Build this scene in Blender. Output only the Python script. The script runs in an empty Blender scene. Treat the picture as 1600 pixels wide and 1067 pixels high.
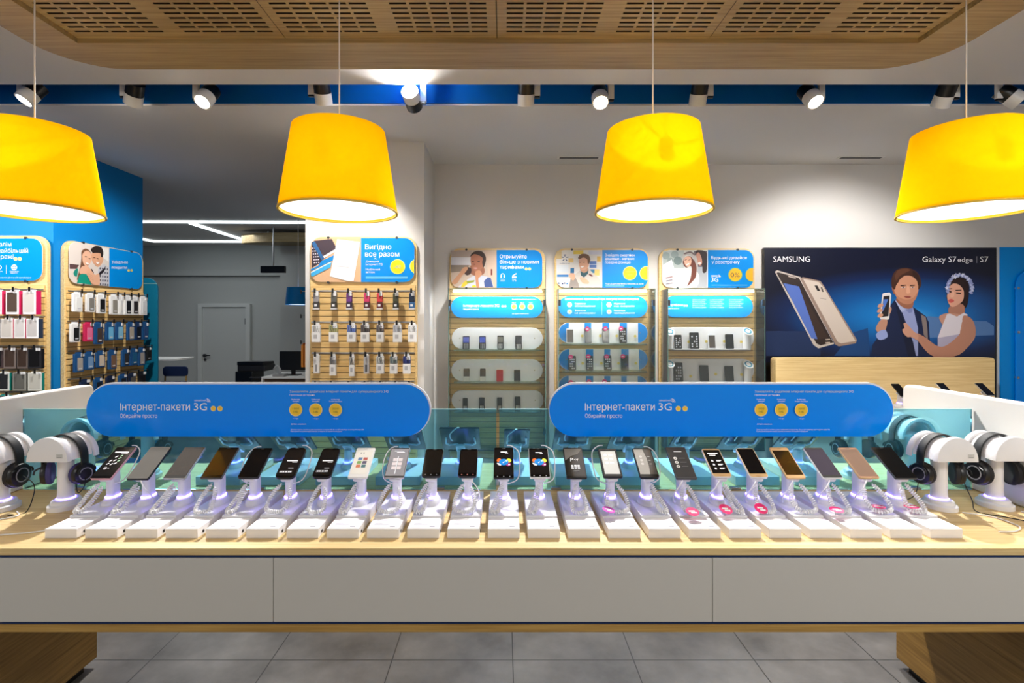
import bpy, bmesh, math, random
from mathutils import Vector, Matrix
from mathutils.geometry import tessellate_polygon
random.seed(7)
PI = math.pi
scene = bpy.context.scene
COL = scene.collection

# ------------------------------------------------------------------ camera
EYE = 1.65                      # eye height
FPX, CX, CY = 800.0, 787.0, 500.0   # focal length and principal point for a 1600x1067 frame
cam_data = bpy.data.cameras.new('camera')
cam = bpy.data.objects.new('camera', cam_data)
COL.objects.link(cam)
cam.location = (0, 0, EYE)
cam.rotation_euler = (PI / 2, 0, 0)
cam_data.sensor_width = 36
cam_data.lens = FPX / 1600 * 36
cam_data.shift_x = (800 - CX) / 1600
cam_data.shift_y = -(533.5 - CY) / 1600
cam_data.clip_start = 0.05
cam_data.clip_end = 60
scene.camera = cam

# ------------------------------------------------------------------ world, exposure
scene.view_settings.view_transform = 'Standard'
scene.view_settings.look = 'None'
scene.view_settings.gamma = 1
scene.view_settings.exposure = 0.85
scene.view_settings.use_curve_mapping = False
world = bpy.data.worlds.new('world')
scene.world = world
world.use_nodes = True
bg = world.node_tree.nodes['Background']
bg.inputs[0].default_value = (1.0, 0.97, 0.93, 1)
bg.inputs[1].default_value = 0.36

def aim(o, direction):
    o.rotation_euler = Vector(direction).to_track_quat('-Z', 'Y').to_euler()

def lamp(name, kind, loc, energy, color=(1, 1, 1), direction=None, size=0.1, size_y=None, spot=60, blend=0.5):
    d = bpy.data.lights.new(name, kind)
    d.energy = energy
    d.color = color
    if kind == 'SPOT':
        d.spot_size = math.radians(spot)
        d.spot_blend = blend
        d.shadow_soft_size = size
    elif kind == 'AREA':
        d.size = size
        if size_y:
            d.shape = 'RECTANGLE'
            d.size_y = size_y
    else:
        d.shadow_soft_size = size
    o = bpy.data.objects.new(name, d)
    COL.objects.link(o)
    o.location = loc
    if direction:
        aim(o, direction)
    return o

WARM = (1.0, 0.93, 0.84)
WHITE = (1.0, 0.97, 0.93)
# added fill lamps behind the camera, standing in for the shop's unseen ceiling lamps
lamp('fill_light', 'AREA', (2.2, -0.7, 3.1), 34, WHITE, (0.1, 0.75, -0.65), 0.9, 0.5)
lamp('fill_light', 'AREA', (-3.2, -0.7, 3.1), 16, WHITE, (0, 0.75, -0.65), 0.9, 0.5)
# back room ceiling light
lamp('back_room_light', 'AREA', (-5.2, 8.6, 3.08), 15, (0.93, 0.98, 1.0), (0, 0, -1), 2.0, 0.6)

# ------------------------------------------------------------------ materials
def lin(c):
    c = c / 255.0
    return c / 12.92 if c <= 0.04045 else ((c + 0.055) / 1.055) ** 2.4

def rgb(r, g, b):
    return (lin(r), lin(g), lin(b), 1)

MATS = {}

def mat(name, color=(200, 200, 200), rough=0.5, metal=0.0, emit=0.0, emit_color=None, spec=0.5, coat=0.0):
    if name in MATS:
        return MATS[name]
    m = bpy.data.materials.new(name)
    m.use_nodes = True
    b = m.node_tree.nodes['Principled BSDF']
    b.inputs['Base Color'].default_value = rgb(*color)
    b.inputs['Roughness'].default_value = rough
    b.inputs['Metallic'].default_value = metal
    b.inputs['Specular IOR Level'].default_value = spec
    b.inputs['Coat Weight'].default_value = coat
    if emit:
        b.inputs['Emission Color'].default_value = rgb(*(emit_color or color))
        b.inputs['Emission Strength'].default_value = emit
    MATS[name] = m
    return m

def ink(r, g, b, rough=0.45):
    """a plain printed or moulded colour"""
    return mat('colour_%d_%d_%d' % (r, g, b), (r, g, b), rough)

def nodes_of(name):
    m = bpy.data.materials.new(name)
    m.use_nodes = True
    nt = m.node_tree
    MATS[name] = m
    return m, nt, nt.nodes['Principled BSDF']

def wood(name, light, dark, scale=(1.2, 38, 38), rough=0.5):
    if name in MATS:
        return MATS[name]
    m, nt, b = nodes_of(name)
    tc = nt.nodes.new('ShaderNodeTexCoord')
    mp = nt.nodes.new('ShaderNodeMapping')
    mp.inputs['Scale'].default_value = scale
    n1 = nt.nodes.new('ShaderNodeTexNoise')
    n1.inputs['Scale'].default_value = 2.0
    n1.inputs['Detail'].default_value = 6
    n1.inputs['Roughness'].default_value = 0.62
    rp = nt.nodes.new('ShaderNodeValToRGB')
    rp.color_ramp.elements[0].position = 0.34
    rp.color_ramp.elements[0].color = rgb(*dark)
    rp.color_ramp.elements[1].position = 0.66
    rp.color_ramp.elements[1].color = rgb(*light)
    nt.links.new(tc.outputs['Object'], mp.inputs[0])
    nt.links.new(mp.outputs[0], n1.inputs['Vector'])
    nt.links.new(n1.outputs[0], rp.inputs[0])
    nt.links.new(rp.outputs[0], b.inputs['Base Color'])
    b.inputs['Roughness'].default_value = rough
    return m

def mottled(name, c1, c2, scale=3.0, rough=0.5, detail=4):
    if name in MATS:
        return MATS[name]
    m, nt, b = nodes_of(name)
    tc = nt.nodes.new('ShaderNodeTexCoord')
    n1 = nt.nodes.new('ShaderNodeTexNoise')
    n1.inputs['Scale'].default_value = scale
    n1.inputs['Detail'].default_value = detail
    rp = nt.nodes.new('ShaderNodeValToRGB')
    rp.color_ramp.elements[0].position = 0.3
    rp.color_ramp.elements[0].color = rgb(*c1)
    rp.color_ramp.elements[1].position = 0.7
    rp.color_ramp.elements[1].color = rgb(*c2)
    nt.links.new(tc.outputs['Object'], n1.inputs['Vector'])
    nt.links.new(n1.outputs[0], rp.inputs[0])
    nt.links.new(rp.outputs[0], b.inputs['Base Color'])
    b.inputs['Roughness'].default_value = rough
    return m

def tinted_glass(name, tint, body, body_amount, gloss=0.06):
    m, nt, b = nodes_of(name)
    nt.nodes.remove(b)
    out = nt.nodes['Material Output']
    tr = nt.nodes.new('ShaderNodeBsdfTransparent')
    tr.inputs[0].default_value = (*tint, 1)
    df = nt.nodes.new('ShaderNodeBsdfDiffuse')
    df.inputs[0].default_value = (*body, 1)
    gl = nt.nodes.new('ShaderNodeBsdfGlossy')
    gl.inputs['Roughness'].default_value = 0.02
    fr = nt.nodes.new('ShaderNodeFresnel')
    fr.inputs[0].default_value = 1.4
    m1 = nt.nodes.new('ShaderNodeMixShader')
    m1.inputs[0].default_value = body_amount
    m2 = nt.nodes.new('ShaderNodeMixShader')
    nt.links.new(tr.outputs[0], m1.inputs[1])
    nt.links.new(df.outputs[0], m1.inputs[2])
    nt.links.new(fr.outputs[0], m2.inputs[0])
    nt.links.new(m1.outputs[0], m2.inputs[1])
    nt.links.new(gl.outputs[0], m2.inputs[2])
    nt.links.new(m2.outputs[0], out.inputs[0])
    return m

def tile_floor(name):
    m, nt, b = nodes_of(name)
    tc = nt.nodes.new('ShaderNodeTexCoord')
    sep = nt.nodes.new('ShaderNodeSeparateXYZ')
    nt.links.new(tc.outputs['Object'], sep.inputs[0])
    def mth(op, a, bb=None):
        n = nt.nodes.new('ShaderNodeMath')
        n.operation = op
        for i, v in enumerate((a, bb)):
            if v is None:
                continue
            if isinstance(v, (int, float)):
                n.inputs[i].default_value = v
            else:
                nt.links.new(v, n.inputs[i])
        return n.outputs[0]
    lines = []
    for ax, off in ((0, 0.044), (1, 2.486)):
        t = mth('DIVIDE', mth('SUBTRACT', sep.outputs[ax], off), 0.586)
        f = mth('FRACT', mth('ADD', t, 40.0))
        d = mth('MINIMUM', f, mth('SUBTRACT', 1.0, f))
        lines.append(mth('LESS_THAN', d, 0.0045))
    grout = mth('MAXIMUM', lines[0], lines[1])
    n1 = nt.nodes.new('ShaderNodeTexNoise')
    n1.inputs['Scale'].default_value = 3.2
    n1.inputs['Detail'].default_value = 7
    n1.inputs['Roughness'].default_value = 0.6
    nt.links.new(tc.outputs['Object'], n1.inputs['Vector'])
    rp = nt.nodes.new('ShaderNodeValToRGB')
    rp.color_ramp.elements[0].position = 0.3
    rp.color_ramp.elements[0].color = rgb(78, 76, 75)
    rp.color_ramp.elements[1].position = 0.72
    rp.color_ramp.elements[1].color = rgb(120, 118, 116)
    nt.links.new(n1.outputs[0], rp.inputs[0])
    mx = nt.nodes.new('ShaderNodeMixRGB')
    mx.inputs[2].default_value = rgb(40, 40, 40)
    nt.links.new(grout, mx.inputs[0])
    nt.links.new(rp.outputs[0], mx.inputs[1])
    nt.links.new(mx.outputs[0], b.inputs['Base Color'])
    b.inputs['Roughness'].default_value = 0.34
    return m

def poster_night(name):
    """printed night-blue picture ground: a bright horizon glow fading to navy"""
    m, nt, b = nodes_of(name)
    tc = nt.nodes.new('ShaderNodeTexCoord')
    mp = nt.nodes.new('ShaderNodeMapping')
    mp.inputs['Location'].default_value = (-1.12, 0, -1.50)
    mp.inputs['Scale'].default_value = (1.5, 0, 2.3)
    gr = nt.nodes.new('ShaderNodeTexGradient')
    gr.gradient_type = 'SPHERICAL'
    rp = nt.nodes.new('ShaderNodeValToRGB')
    e = rp.color_ramp.elements
    e[0].position = 0.0
    e[0].color = rgb(14, 18, 40)
    e[1].position = 1.0
    e[1].color = rgb(70, 165, 225)
    for p, c in ((0.2, (14, 34, 78)), (0.5, (12, 82, 150)), (0.8, (20, 122, 200))):
        x = e.new(p)
        x.color = rgb(*c)
    nt.links.new(tc.outputs['Generated'], mp.inputs[0])
    nt.links.new(mp.outputs[0], gr.inputs[0])
    nt.links.new(gr.outputs[1], rp.inputs[0])
    nt.links.new(rp.outputs[0], b.inputs['Base Color'])
    b.inputs['Roughness'].default_value = 0.3
    # centre the glow a little above the lower third
    mp.inputs['Location'].default_value = (-0.62 * 1.5, 0, -0.40 * 2.3)
    return m

def fabric_shade(name):
    m, nt, b = nodes_of(name)
    nt.nodes.remove(b)
    out = nt.nodes['Material Output']
    d = nt.nodes.new('ShaderNodeBsdfDiffuse')
    d.inputs[0].default_value = rgb(255, 217, 14)
    t = nt.nodes.new('ShaderNodeBsdfTranslucent')
    t.inputs[0].default_value = rgb(255, 226, 52)
    mx = nt.nodes.new('ShaderNodeMixShader')
    mx.inputs[0].default_value = 0.45
    nt.links.new(d.outputs[0], mx.inputs[1])
    nt.links.new(t.outputs[0], mx.inputs[2])
    nt.links.new(mx.outputs[0], out.inputs[0])
    return m

M_WALL = mat('white_wall_paint', (214, 211, 208), 0.85)
M_CEIL = mat('white_ceiling_paint', (222, 219, 216), 0.9)
M_GREYWALL = mat('grey_wall_paint', (176, 178, 176), 0.85)
M_BLUE = mat('blue_wall_paint', (0, 128, 205), 0.6, spec=0.3)
M_BLUE_DARK = mat('deep_blue_paint', (0, 96, 172), 0.55, spec=0.2)
M_FLOOR = tile_floor('grey_stone_tile')
M_OAK = wood('oak_veneer', (243, 215, 156), (220, 185, 123))
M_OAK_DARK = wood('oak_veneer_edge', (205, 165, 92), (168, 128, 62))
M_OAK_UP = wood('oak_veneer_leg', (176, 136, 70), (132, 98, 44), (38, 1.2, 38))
M_CANOPY = wood('oak_canopy', (164, 144, 102), (136, 114, 74))
M_SLAT = wood('oak_slatwall', (240, 205, 140), (218, 176, 108))
M_WHITE = mat('white_lacquer', (236, 234, 230), 0.35)
M_PANEL = mat('white_front_panel', (212, 208, 200), 0.45)
M_PLASTIC = mat('white_plastic', (240, 239, 241), 0.35)
M_BLACK = mat('black_plastic', (14, 14, 16), 0.35)
M_RUBBER = mat('black_rubber', (18, 18, 20), 0.6)
M_NAVY = mat('navy_inlay', (10, 44, 92), 0.35)
M_STEEL = mat('brushed_steel', (170, 172, 175), 0.3, 0.9)
M_DARKSTEEL = mat('dark_grey_metal', (70, 72, 74), 0.4, 0.6)
M_GLASS = tinted_glass('teal_glass', (0.54, 0.87, 0.97), (0.16, 0.60, 0.74), 0.06)
M_CLEAR = tinted_glass('clear_glass', (0.975, 0.99, 0.98), (0.7, 0.85, 0.8), 0.015)
M_SHELF = tinted_glass('shelf_glass', (0.86, 0.97, 0.90), (0.75, 0.92, 0.78), 0.22)
M_EDGE = mat('glass_edge', (96, 130, 122), 0.2)
M_SHADE = fabric_shade('yellow_lampshade_fabric')
M_DIFF = mat('lamp_diffuser', (255, 250, 245), 0.6, emit=1.3, emit_color=(255, 246, 238))
M_LENS = mat('spot_lens', (255, 250, 240), 0.3, emit=14.0, emit_color=(255, 246, 230))
M_LED = mat('led_line', (255, 255, 255), 0.5, emit=1.8, emit_color=(236, 250, 255))
M_GLOW = mat('violet_glow_ring', (200, 190, 255), 0.4, emit=4.8, emit_color=(132, 108, 255))
M_SIGN = mat('blue_sign_acrylic', (0, 142, 250), 0.16, spec=0.25)
M_SIGN2 = mat('bright_blue_print', (0, 142, 230), 0.3, spec=0.25)
M_YEL = ink(255, 208, 40)
M_PINK = ink(232, 20, 110)
M_TXT = mat('white_lettering', (250, 250, 250), 0.4)
M_SCREEN = mat('dark_screen', (10, 10, 12), 0.12, spec=0.3)

# ------------------------------------------------------------------ mesh builder
class MB:
    def __init__(self, m=None):
        self.v, self.f, self.mi, self.mats = [], [], [], []
        self.M = None
        self.cur = 0
        if m:
            self.use(m)

    def use(self, m):
        if m not in self.mats:
            self.mats.append(m)
        self.cur = self.mats.index(m)
        return self

    def add(self, verts, faces):
        o = len(self.v)
        for p in verts:
            p = Vector(p)
            self.v.append(self.M @ p if self.M else p)
        for f in faces:
            self.f.append([o + i for i in f])
            self.mi.append(self.cur)
        return self

    def box(self, x0, x1, y0, y1, z0, z1):
        v = [(x, y, z) for z in (z0, z1) for y in (y0, y1) for x in (x0, x1)]
        return self.add(v, [(0, 2, 3, 1), (4, 5, 7, 6), (0, 1, 5, 4), (2, 6, 7, 3), (0, 4, 6, 2), (1, 3, 7, 5)])

    def face(self, pts):
        return self.add(pts, [list(range(len(pts)))])

    def prism(self, pts, ext):
        """polygon of 3-D points extruded along the vector ext"""
        n = len(pts)
        e = Vector(ext)
        a = [Vector(p) for p in pts]
        b = [p + e for p in a]
        fs = [list(range(n))[::-1], list(range(n, 2 * n))]
        fs += [(i, (i + 1) % n, n + (i + 1) % n, n + i) for i in range(n)]
        return self.add(a + b, fs)

    def ring(self, outer, inner, ext):
        """closed band between two loops of equal length, extruded"""
        n = len(outer)
        e = Vector(ext)
        o0 = [Vector(p) for p in outer]
        i0 = [Vector(p) for p in inner]
        v = o0 + i0 + [p + e for p in o0] + [p + e for p in i0]
        fs = []
        for k in range(n):
            j = (k + 1) % n
            fs += [(k, n + k, n + j, j), (2 * n + k, 2 * n + j, 3 * n + j, 3 * n + k),
                   (k, j, 2 * n + j, 2 * n + k), (n + k, 3 * n + k, 3 * n + j, n + j)]
        return self.add(v, fs)

    def arch(self, outer, inner, ext):
        """open band between two polylines of equal length, extruded, ends capped"""
        n = len(outer)
        e = Vector(ext)
        o0 = [Vector(p) for p in outer]
        i0 = [Vector(p) for p in inner]
        v = o0 + i0 + [p + e for p in o0] + [p + e for p in i0]
        fs = []
        for k in range(n - 1):
            j = k + 1
            fs += [(k, n + k, n + j, j), (2 * n + k, 2 * n + j, 3 * n + j, 3 * n + k),
                   (k, j, 2 * n + j, 2 * n + k), (n + k, 3 * n + k, 3 * n + j, n + j)]
        fs += [(0, 2 * n, 3 * n, n), (n - 1, 2 * n - 1, 4 * n - 1, 3 * n - 1)]
        return self.add(v, fs)

    def cyl(self, p0, p1, r0, r1=None, n=16, caps=True):
        r1 = r0 if r1 is None else r1
        p0, p1 = Vector(p0), Vector(p1)
        d = (p1 - p0).normalized()
        a = d.orthogonal().normalized()
        b = d.cross(a)
        v = []
        for p, r in ((p0, r0), (p1, r1)):
            v += [p + a * (r * math.cos(2 * PI * i / n)) + b * (r * math.sin(2 * PI * i / n)) for i in range(n)]
        fs = [(i, (i + 1) % n, n + (i + 1) % n, n + i) for i in range(n)]
        if caps:
            fs += [list(range(n))[::-1], list(range(n, 2 * n))]
        return self.add(v, fs)

    def lathe(self, prof, n=24, sx=1.0, sy=1.0, cx=0.0, cy=0.0, close=True):
        v, fs = [], []
        for r, z in prof:
            v += [(cx + r * sx * math.cos(2 * PI * i / n), cy + r * sy * math.sin(2 * PI * i / n), z) for i in range(n)]
        for k in range(len(prof) - 1):
            fs += [(k * n + i, k * n + (i + 1) % n, (k + 1) * n + (i + 1) % n, (k + 1) * n + i) for i in range(n)]
        if close:
            fs += [list(range(n))[::-1], [(len(prof) - 1) * n + i for i in range(n)]]
        return self.add(v, fs)

    def tube(self, pts, r, n=6):
        pts = [Vector(p) for p in pts]
        v, fs = [], []
        ref = None
        for i, p in enumerate(pts):
            d = (pts[min(i + 1, len(pts) - 1)] - pts[max(i - 1, 0)])
            d = d.normalized() if d.length > 1e-9 else Vector((0, 0, 1))
            if ref is None:
                ref = d.orthogonal().normalized()
            a = (ref - d * ref.dot(d))
            a = a.normalized() if a.length > 1e-6 else d.orthogonal().normalized()
            ref = a
            b = d.cross(a)
            v += [p + a * (r * math.cos(2 * PI * k / n)) + b * (r * math.sin(2 * PI * k / n)) for k in range(n)]
        for i in range(len(pts) - 1):
            fs += [(i * n + k, i * n + (k + 1) % n, (i + 1) * n + (k + 1) % n, (i + 1) * n + k) for k in range(n)]
        fs += [list(range(n))[::-1], [(len(pts) - 1) * n + k for k in range(n)]]
        return self.add(v, fs)

    def text(self, body, org, right, up, cap, width=None, bold=0.0):
        """lettering: org = left end of the base line, cap = capital height, width = whole width"""
        vs, fs = glyphs(body, bold)
        x0 = min(p[0] for p in vs)
        x1 = max(p[0] for p in vs)
        sy = cap / 0.70
        sx = (width / (x1 - x0)) if width else sy
        org, right, up = Vector(org), Vector(right).normalized(), Vector(up).normalized()
        return self.add([org + right * ((p[0] - x0) * sx) + up * (p[1] * sy) for p in vs], fs)

    def build(self, name, parent=None, origin=None, bevel=0.0, segs=2, smooth=False, merge=False):
        me = bpy.data.meshes.new(name)
        o0 = Vector(origin) if origin is not None else Vector((0, 0, 0))
        me.from_pydata([tuple(p - o0) for p in self.v], [], self.f)
        for m in self.mats:
            me.materials.append(m)
        me.polygons.foreach_set('material_index', self.mi)
        bm = bmesh.new()
        bm.from_mesh(me)
        if bevel:
            bmesh.ops.remove_doubles(bm, verts=bm.verts, dist=1e-6)
        bmesh.ops.recalc_face_normals(bm, faces=bm.faces)
        if bevel:
            es = [e for e in bm.edges if len(e.link_faces) == 2 and e.calc_face_angle(0) > 0.6]
            bmesh.ops.bevel(bm, geom=es, offset=bevel, segments=segs, affect='EDGES', profile=0.5, clamp_overlap=True)
        if smooth:
            for f in bm.faces:
                f.smooth = True
            for e in bm.edges:
                if len(e.link_faces) == 2 and e.calc_face_angle(0) > 0.7:
                    e.smooth = False
        bm.to_mesh(me)
        bm.free()
        o = bpy.data.objects.new(name, me)
        COL.objects.link(o)
        if parent:
            o.parent = parent
        return o

GLYPHS = {}

def glyphs(body, bold=0.0):
    """filled outlines of a line of lettering: (points, faces)"""
    if (body, bold) in GLYPHS:
        return GLYPHS[body, bold]
    c = bpy.data.curves.new('lettering', 'FONT')
    c.body = body
    c.size = 1
    c.resolution_u = 2
    c.fill_mode = 'NONE'
    c.offset = bold
    o = bpy.data.objects.new('lettering', c)
    COL.objects.link(o)
    bpy.context.view_layer.update()
    me = bpy.data.meshes.new_from_object(o.evaluated_get(bpy.context.evaluated_depsgraph_get()))
    nxt = {e.vertices[0]: e.vertices[1] for e in me.edges}
    loops, seen = [], set()
    for s in sorted(nxt):
        if s in seen:
            continue
        lp, k = [], s
        while k not in seen and k in nxt:
            seen.add(k)
            lp.append(me.vertices[k].co.to_2d())
            k = nxt[k]
        if len(lp) > 2:
            loops.append(lp)
    bpy.data.objects.remove(o)
    bpy.data.curves.remove(c)
    bpy.data.meshes.remove(me)
    def area(l):
        return sum(p.x * q.y - q.x * p.y for p, q in zip(l, l[1:] + l[:1])) / 2
    def inside(p, l):
        r = False
        for q, w in zip(l, l[1:] + l[:1]):
            if (q.y > p.y) != (w.y > p.y) and p.x < (w.x - q.x) * (p.y - q.y) / (w.y - q.y) + q.x:
                r = not r
        return r
    ar = [area(l) for l in loops]
    sgn = 1 if max(ar, key=abs) > 0 else -1
    outs = [[l, []] for l, s in zip(loops, ar) if s * sgn > 0]
    for l, s in zip(loops, ar):
        if s * sgn < 0:
            home = [q for q in outs if inside(l[0], q[0])]
            if home:
                min(home, key=lambda q: abs(area(q[0])))[1].append(l)
            else:
                outs.append([l, []])
    vs, fs = [], []
    for l, holes in outs:
        base = len(vs)
        allp = [p for x in [l] + holes for p in x]
        vs += [(p.x, p.y, 0) for p in allp]
        for t in tessellate_polygon([[p.to_3d() for p in x] for x in [l] + holes]):
            fs.append([base + q for q in t])
    GLYPHS[body, bold] = (vs, fs)
    return GLYPHS[body, bold]

# ------------------------------------------------------------------ things, parts, copies
def tag(o, label, cat, group=None):
    o['label'] = label
    o['category'] = cat
    if group:
        o['group'] = group
    return o

def thing(name, label, cat, loc=(0, 0, 0), rot=(0, 0, 0), group=None):
    o = bpy.data.objects.new(name, None)
    o.empty_display_size = 0.1
    COL.objects.link(o)
    o.location = loc
    o.rotation_euler = rot
    return tag(o, label, cat, group)

def structure(o):
    o['kind'] = 'structure'
    return o

def copy_tree(root, loc, rot=None, label=None):
    """a copy of a thing with copies of its parts and sub-parts"""
    r = root.copy()
    COL.objects.link(r)
    r.location = loc
    if rot is not None:
        r.rotation_euler = rot
    if label:
        r['label'] = label
    for ch in list(root.children):
        c = ch.copy()
        COL.objects.link(c)
        c.parent = r
        for g in list(ch.children):
            d = g.copy()
            COL.objects.link(d)
            d.parent = c
    return r

ORD = ['first', 'second', 'third', 'fourth', 'fifth', 'sixth', 'seventh', 'eighth', 'ninth', 'tenth', 'eleventh', 'twelfth',
       'thirteenth', 'fourteenth', 'fifteenth', 'sixteenth', 'seventeenth', 'eighteenth', 'nineteenth', 'twentieth',
       'twenty-first', 'twenty-second', 'twenty-third']

# ------------------------------------------------------------------ measuring
def on_y(px, py, y):
    """the point of the wall plane at distance y that is seen at (px, py)"""
    return Vector(((px - CX) * y / FPX, y, EYE + (CY - py) * y / FPX))

def on_x(px, py, x):
    y = x * FPX / (px - CX)
    return Vector((x, y, EYE + (CY - py) * y / FPX))

def spline(pts, k=4):
    """closed smooth outline through 2-D points"""
    n = len(pts)
    out = []
    for i in range(n):
        p0, p1, p2, p3 = pts[i - 1], pts[i], pts[(i + 1) % n], pts[(i + 2) % n]
        for j in range(k):
            t = j / k
            out.append(tuple(0.5 * (2 * p1[a] + (p2[a] - p0[a]) * t + (2 * p0[a] - 5 * p1[a] + 4 * p2[a] - p3[a]) * t * t
                                    + (3 * p1[a] - p0[a] - 3 * p2[a] + p3[a]) * t ** 3) for a in (0, 1)))
    return out

def curve3(pts, k=6):
    """open smooth polyline through 3-D points"""
    pts = [Vector(p) for p in pts]
    out = []
    for i in range(len(pts) - 1):
        p0, p1, p2, p3 = pts[max(i - 1, 0)], pts[i], pts[i + 1], pts[min(i + 2, len(pts) - 1)]
        for j in range(k):
            t = j / k
            out.append(0.5 * (2 * p1 + (p2 - p0) * t + (2 * p0 - 5 * p1 + 4 * p2 - p3) * t * t + (3 * p1 - p0 - 3 * p2 + p3) * t ** 3))
    out.append(pts[-1])
    return out

def rrect(x0, x1, y0, y1, r, n=6, corners=(1, 1, 1, 1)):
    """rounded rectangle, corners: lower-left, lower-right, upper-right, upper-left"""
    out = []
    for (cx, cy, a0, on) in ((x0, y0, PI, corners[0]), (x1, y0, 1.5 * PI, corners[1]), (x1, y1, 0, corners[2]), (x0, y1, 0.5 * PI, corners[3])):
        if not on or r <= 0:
            out.append((cx, cy))
            continue
        ox = cx + (r if cx == x0 else -r)
        oy = cy + (r if cy == y0 else -r)
        out += [(ox + r * math.cos(a0 + 0.5 * PI * i / n), oy + r * math.sin(a0 + 0.5 * PI * i / n)) for i in range(n + 1)]
    return out

def circle(cx, cy, r, n=24, ry=None):
    return [(cx + r * math.cos(2 * PI * i / n), cy + (ry or r) * math.sin(2 * PI * i / n)) for i in range(n)]

class Print:
    """flat printed matter on a sign: shapes given on the sign's own plane, stacked a hair apart"""
    def __init__(self, place, normal, step=0.0004, start=0.001):
        self.mb = MB()
        self.pieces = [[None, self.mb]]
        self.place, self.n = place, Vector(normal)
        self.k, self.step, self.start = 0, step, start

    def begin(self, name=None):
        """what follows belongs to a part of its own (None: back to the first)"""
        if name is None:
            self.mb = self.pieces[0][1]
        else:
            self.mb = MB()
            self.pieces.append([name, self.mb])
        return self

    def build(self, name, parent, origin=None):
        for nm, mb in self.pieces:
            if mb.v:
                mb.build(nm or name, parent, origin)

    def shape(self, pts, color, smooth=False):
        if smooth:
            pts = spline(pts)
        self.mb.use(color if not isinstance(color, tuple) else ink(*color))
        off = self.n * (self.start + self.k * self.step)
        self.k += 1
        self.mb.face([self.place(*p) + off for p in pts])
        return self

    def line(self, a, b, w, color):
        d = Vector((b[0] - a[0], b[1] - a[1])).normalized()
        q = Vector((-d.y, d.x)) * (w / 2)
        return self.shape([(a[0] + q.x, a[1] + q.y), (b[0] + q.x, b[1] + q.y), (b[0] - q.x, b[1] - q.y), (a[0] - q.x, a[1] - q.y)], color)

    def text(self, body, x0, x1, base, cap, color=None, bold=0.0):
        own = self.mb is self.pieces[0][1]
        if own:
            self.begin('text_line')
        self._text(body, x0, x1, base, cap, color, bold)
        if own:
            self.begin()
        return self

    def _text(self, body, x0, x1, base, cap, color=None, bold=0.0):
        """x0..x1 and base in the sheet's own units (y down), cap = capital height in those units"""
        self.mb.use(color or M_TXT)
        off = self.n * (self.start + self.k * self.step)
        p = self.place(x0, base)
        q = self.place(x1, base)
        u = self.place(x0, base - cap)
        self.mb.text(body, p + off, q - p, u - p, (u - p).length, (q - p).length, bold)
        self.k += 1
        return self
# ================================================================== THE ROOM
CEIL = EYE + 1.52
def shell(name, boxes, m, bevel=0):
    mb = MB(m)
    for b in boxes:
        mb.box(*b)
    return structure(mb.build(name, bevel=bevel))

shell('floor', [(-9, 8, -4, 11, -0.1, 0)], M_FLOOR)
S0, S1 = 3.304, 3.63            # the blue lighting recess
RECESS = CEIL + 0.30
o = MB(M_CEIL).box(-9, 8, -4, S0, CEIL, CEIL + 0.5).box(-9, 8, S1, 11, CEIL, CEIL + 0.5)
structure(o.build('ceiling'))
mb = MB(M_BLUE_DARK)
mb.box(-9, 8, S0 - 0.001, S0 + 0.012, CEIL + 0.012, RECESS).box(-9, 8, S1 - 0.012, S1 + 0.001, CEIL + 0.012, RECESS).box(-9, 8, S0, S1, RECESS, RECESS + 0.05)
structure(mb.build('trim_1'))
shell('wall_back', [(-0.70, 8, 5.0, 5.2, 0, CEIL)], M_WALL)
shell('column', [(-1.693, -0.678, 4.37, 5.2, 0, CEIL)], M_WALL)
shell('wall_left', [(-9, -3.87, 4.40, 5.49, 0, CEIL)], M_BLUE)
shell('wall_back_room', [(-9, 0, 10.5, 10.7, 0, CEIL)], M_GREYWALL)
shell('wall_pier', [(-3.93, -0.5, 9.0, 9.3, 0, CEIL)], M_GREYWALL)
shell('wall_side', [(-9.1, -9.0, -4, 10.7, 0, CEIL)], M_GREYWALL)
shell('wall_right', [(7.0, 7.2, -4, 5.2, 0, CEIL)], M_WALL)
shell('wall_partition', [(-0.70, -0.55, 5.2, 9.0, 0, CEIL)], M_GREYWALL)
# boxed-in pipe along the back room wall
shell('trim_2', [(-9, -3.93, 10.42, 10.5, EYE + 0.90, EYE + 1.02)], M_GREYWALL, 0.01)
# blue painted field at the far right of the back wall
shell('trim_3', [(4.84, 7.0, 4.985, 5.0, 0, EYE + 0.71)], M_SIGN2)

# the door in the back room
def P(px, py, y):
    return on_y(px, py, y)
d = MB(mat('grey_door_paint', (186, 188, 186), 0.5))
x0, x1 = P(317, 0, 10.45).x, P(385, 0, 10.45).x
zt = EYE + (CY - 480) * 10.45 / FPX
d.box(x0, x1, 10.44, 10.50, 0.01, zt)
door = structure(d.build('door_1', bevel=0.004))
f = MB(mat('grey_door_frame', (196, 198, 196), 0.5))
f.box(x0 - 0.09, x0, 10.41, 10.5, 0, zt + 0.07).box(x1, x1 + 0.09, 10.41, 10.5, 0, zt + 0.07).box(x0, x1, 10.41, 10.5, zt, zt + 0.07)
f.build('door_frame', door, bevel=0.006)
h = MB(M_DARKSTEEL)
hx, hz = P(321, 555, 10.44).x, P(321, 555, 10.44).z
h.cyl((hx, 10.44, hz), (hx, 10.39, hz), 0.03).cyl((hx, 10.39, hz), (hx + 0.12, 10.39, hz), 0.011)
h.cyl((hx, 10.44, hz - 0.09), (hx, 10.425, hz - 0.09), 0.026)
h.build('door_handle', door)
h = MB(M_DARKSTEEL)
h.cyl((x1 - 0.01, 10.43, P(0, 502, 10.44).z + 0.06), (x1 - 0.01, 10.43, P(0, 502, 10.44).z - 0.06), 0.012)
h.build('hinge', door)

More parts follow.
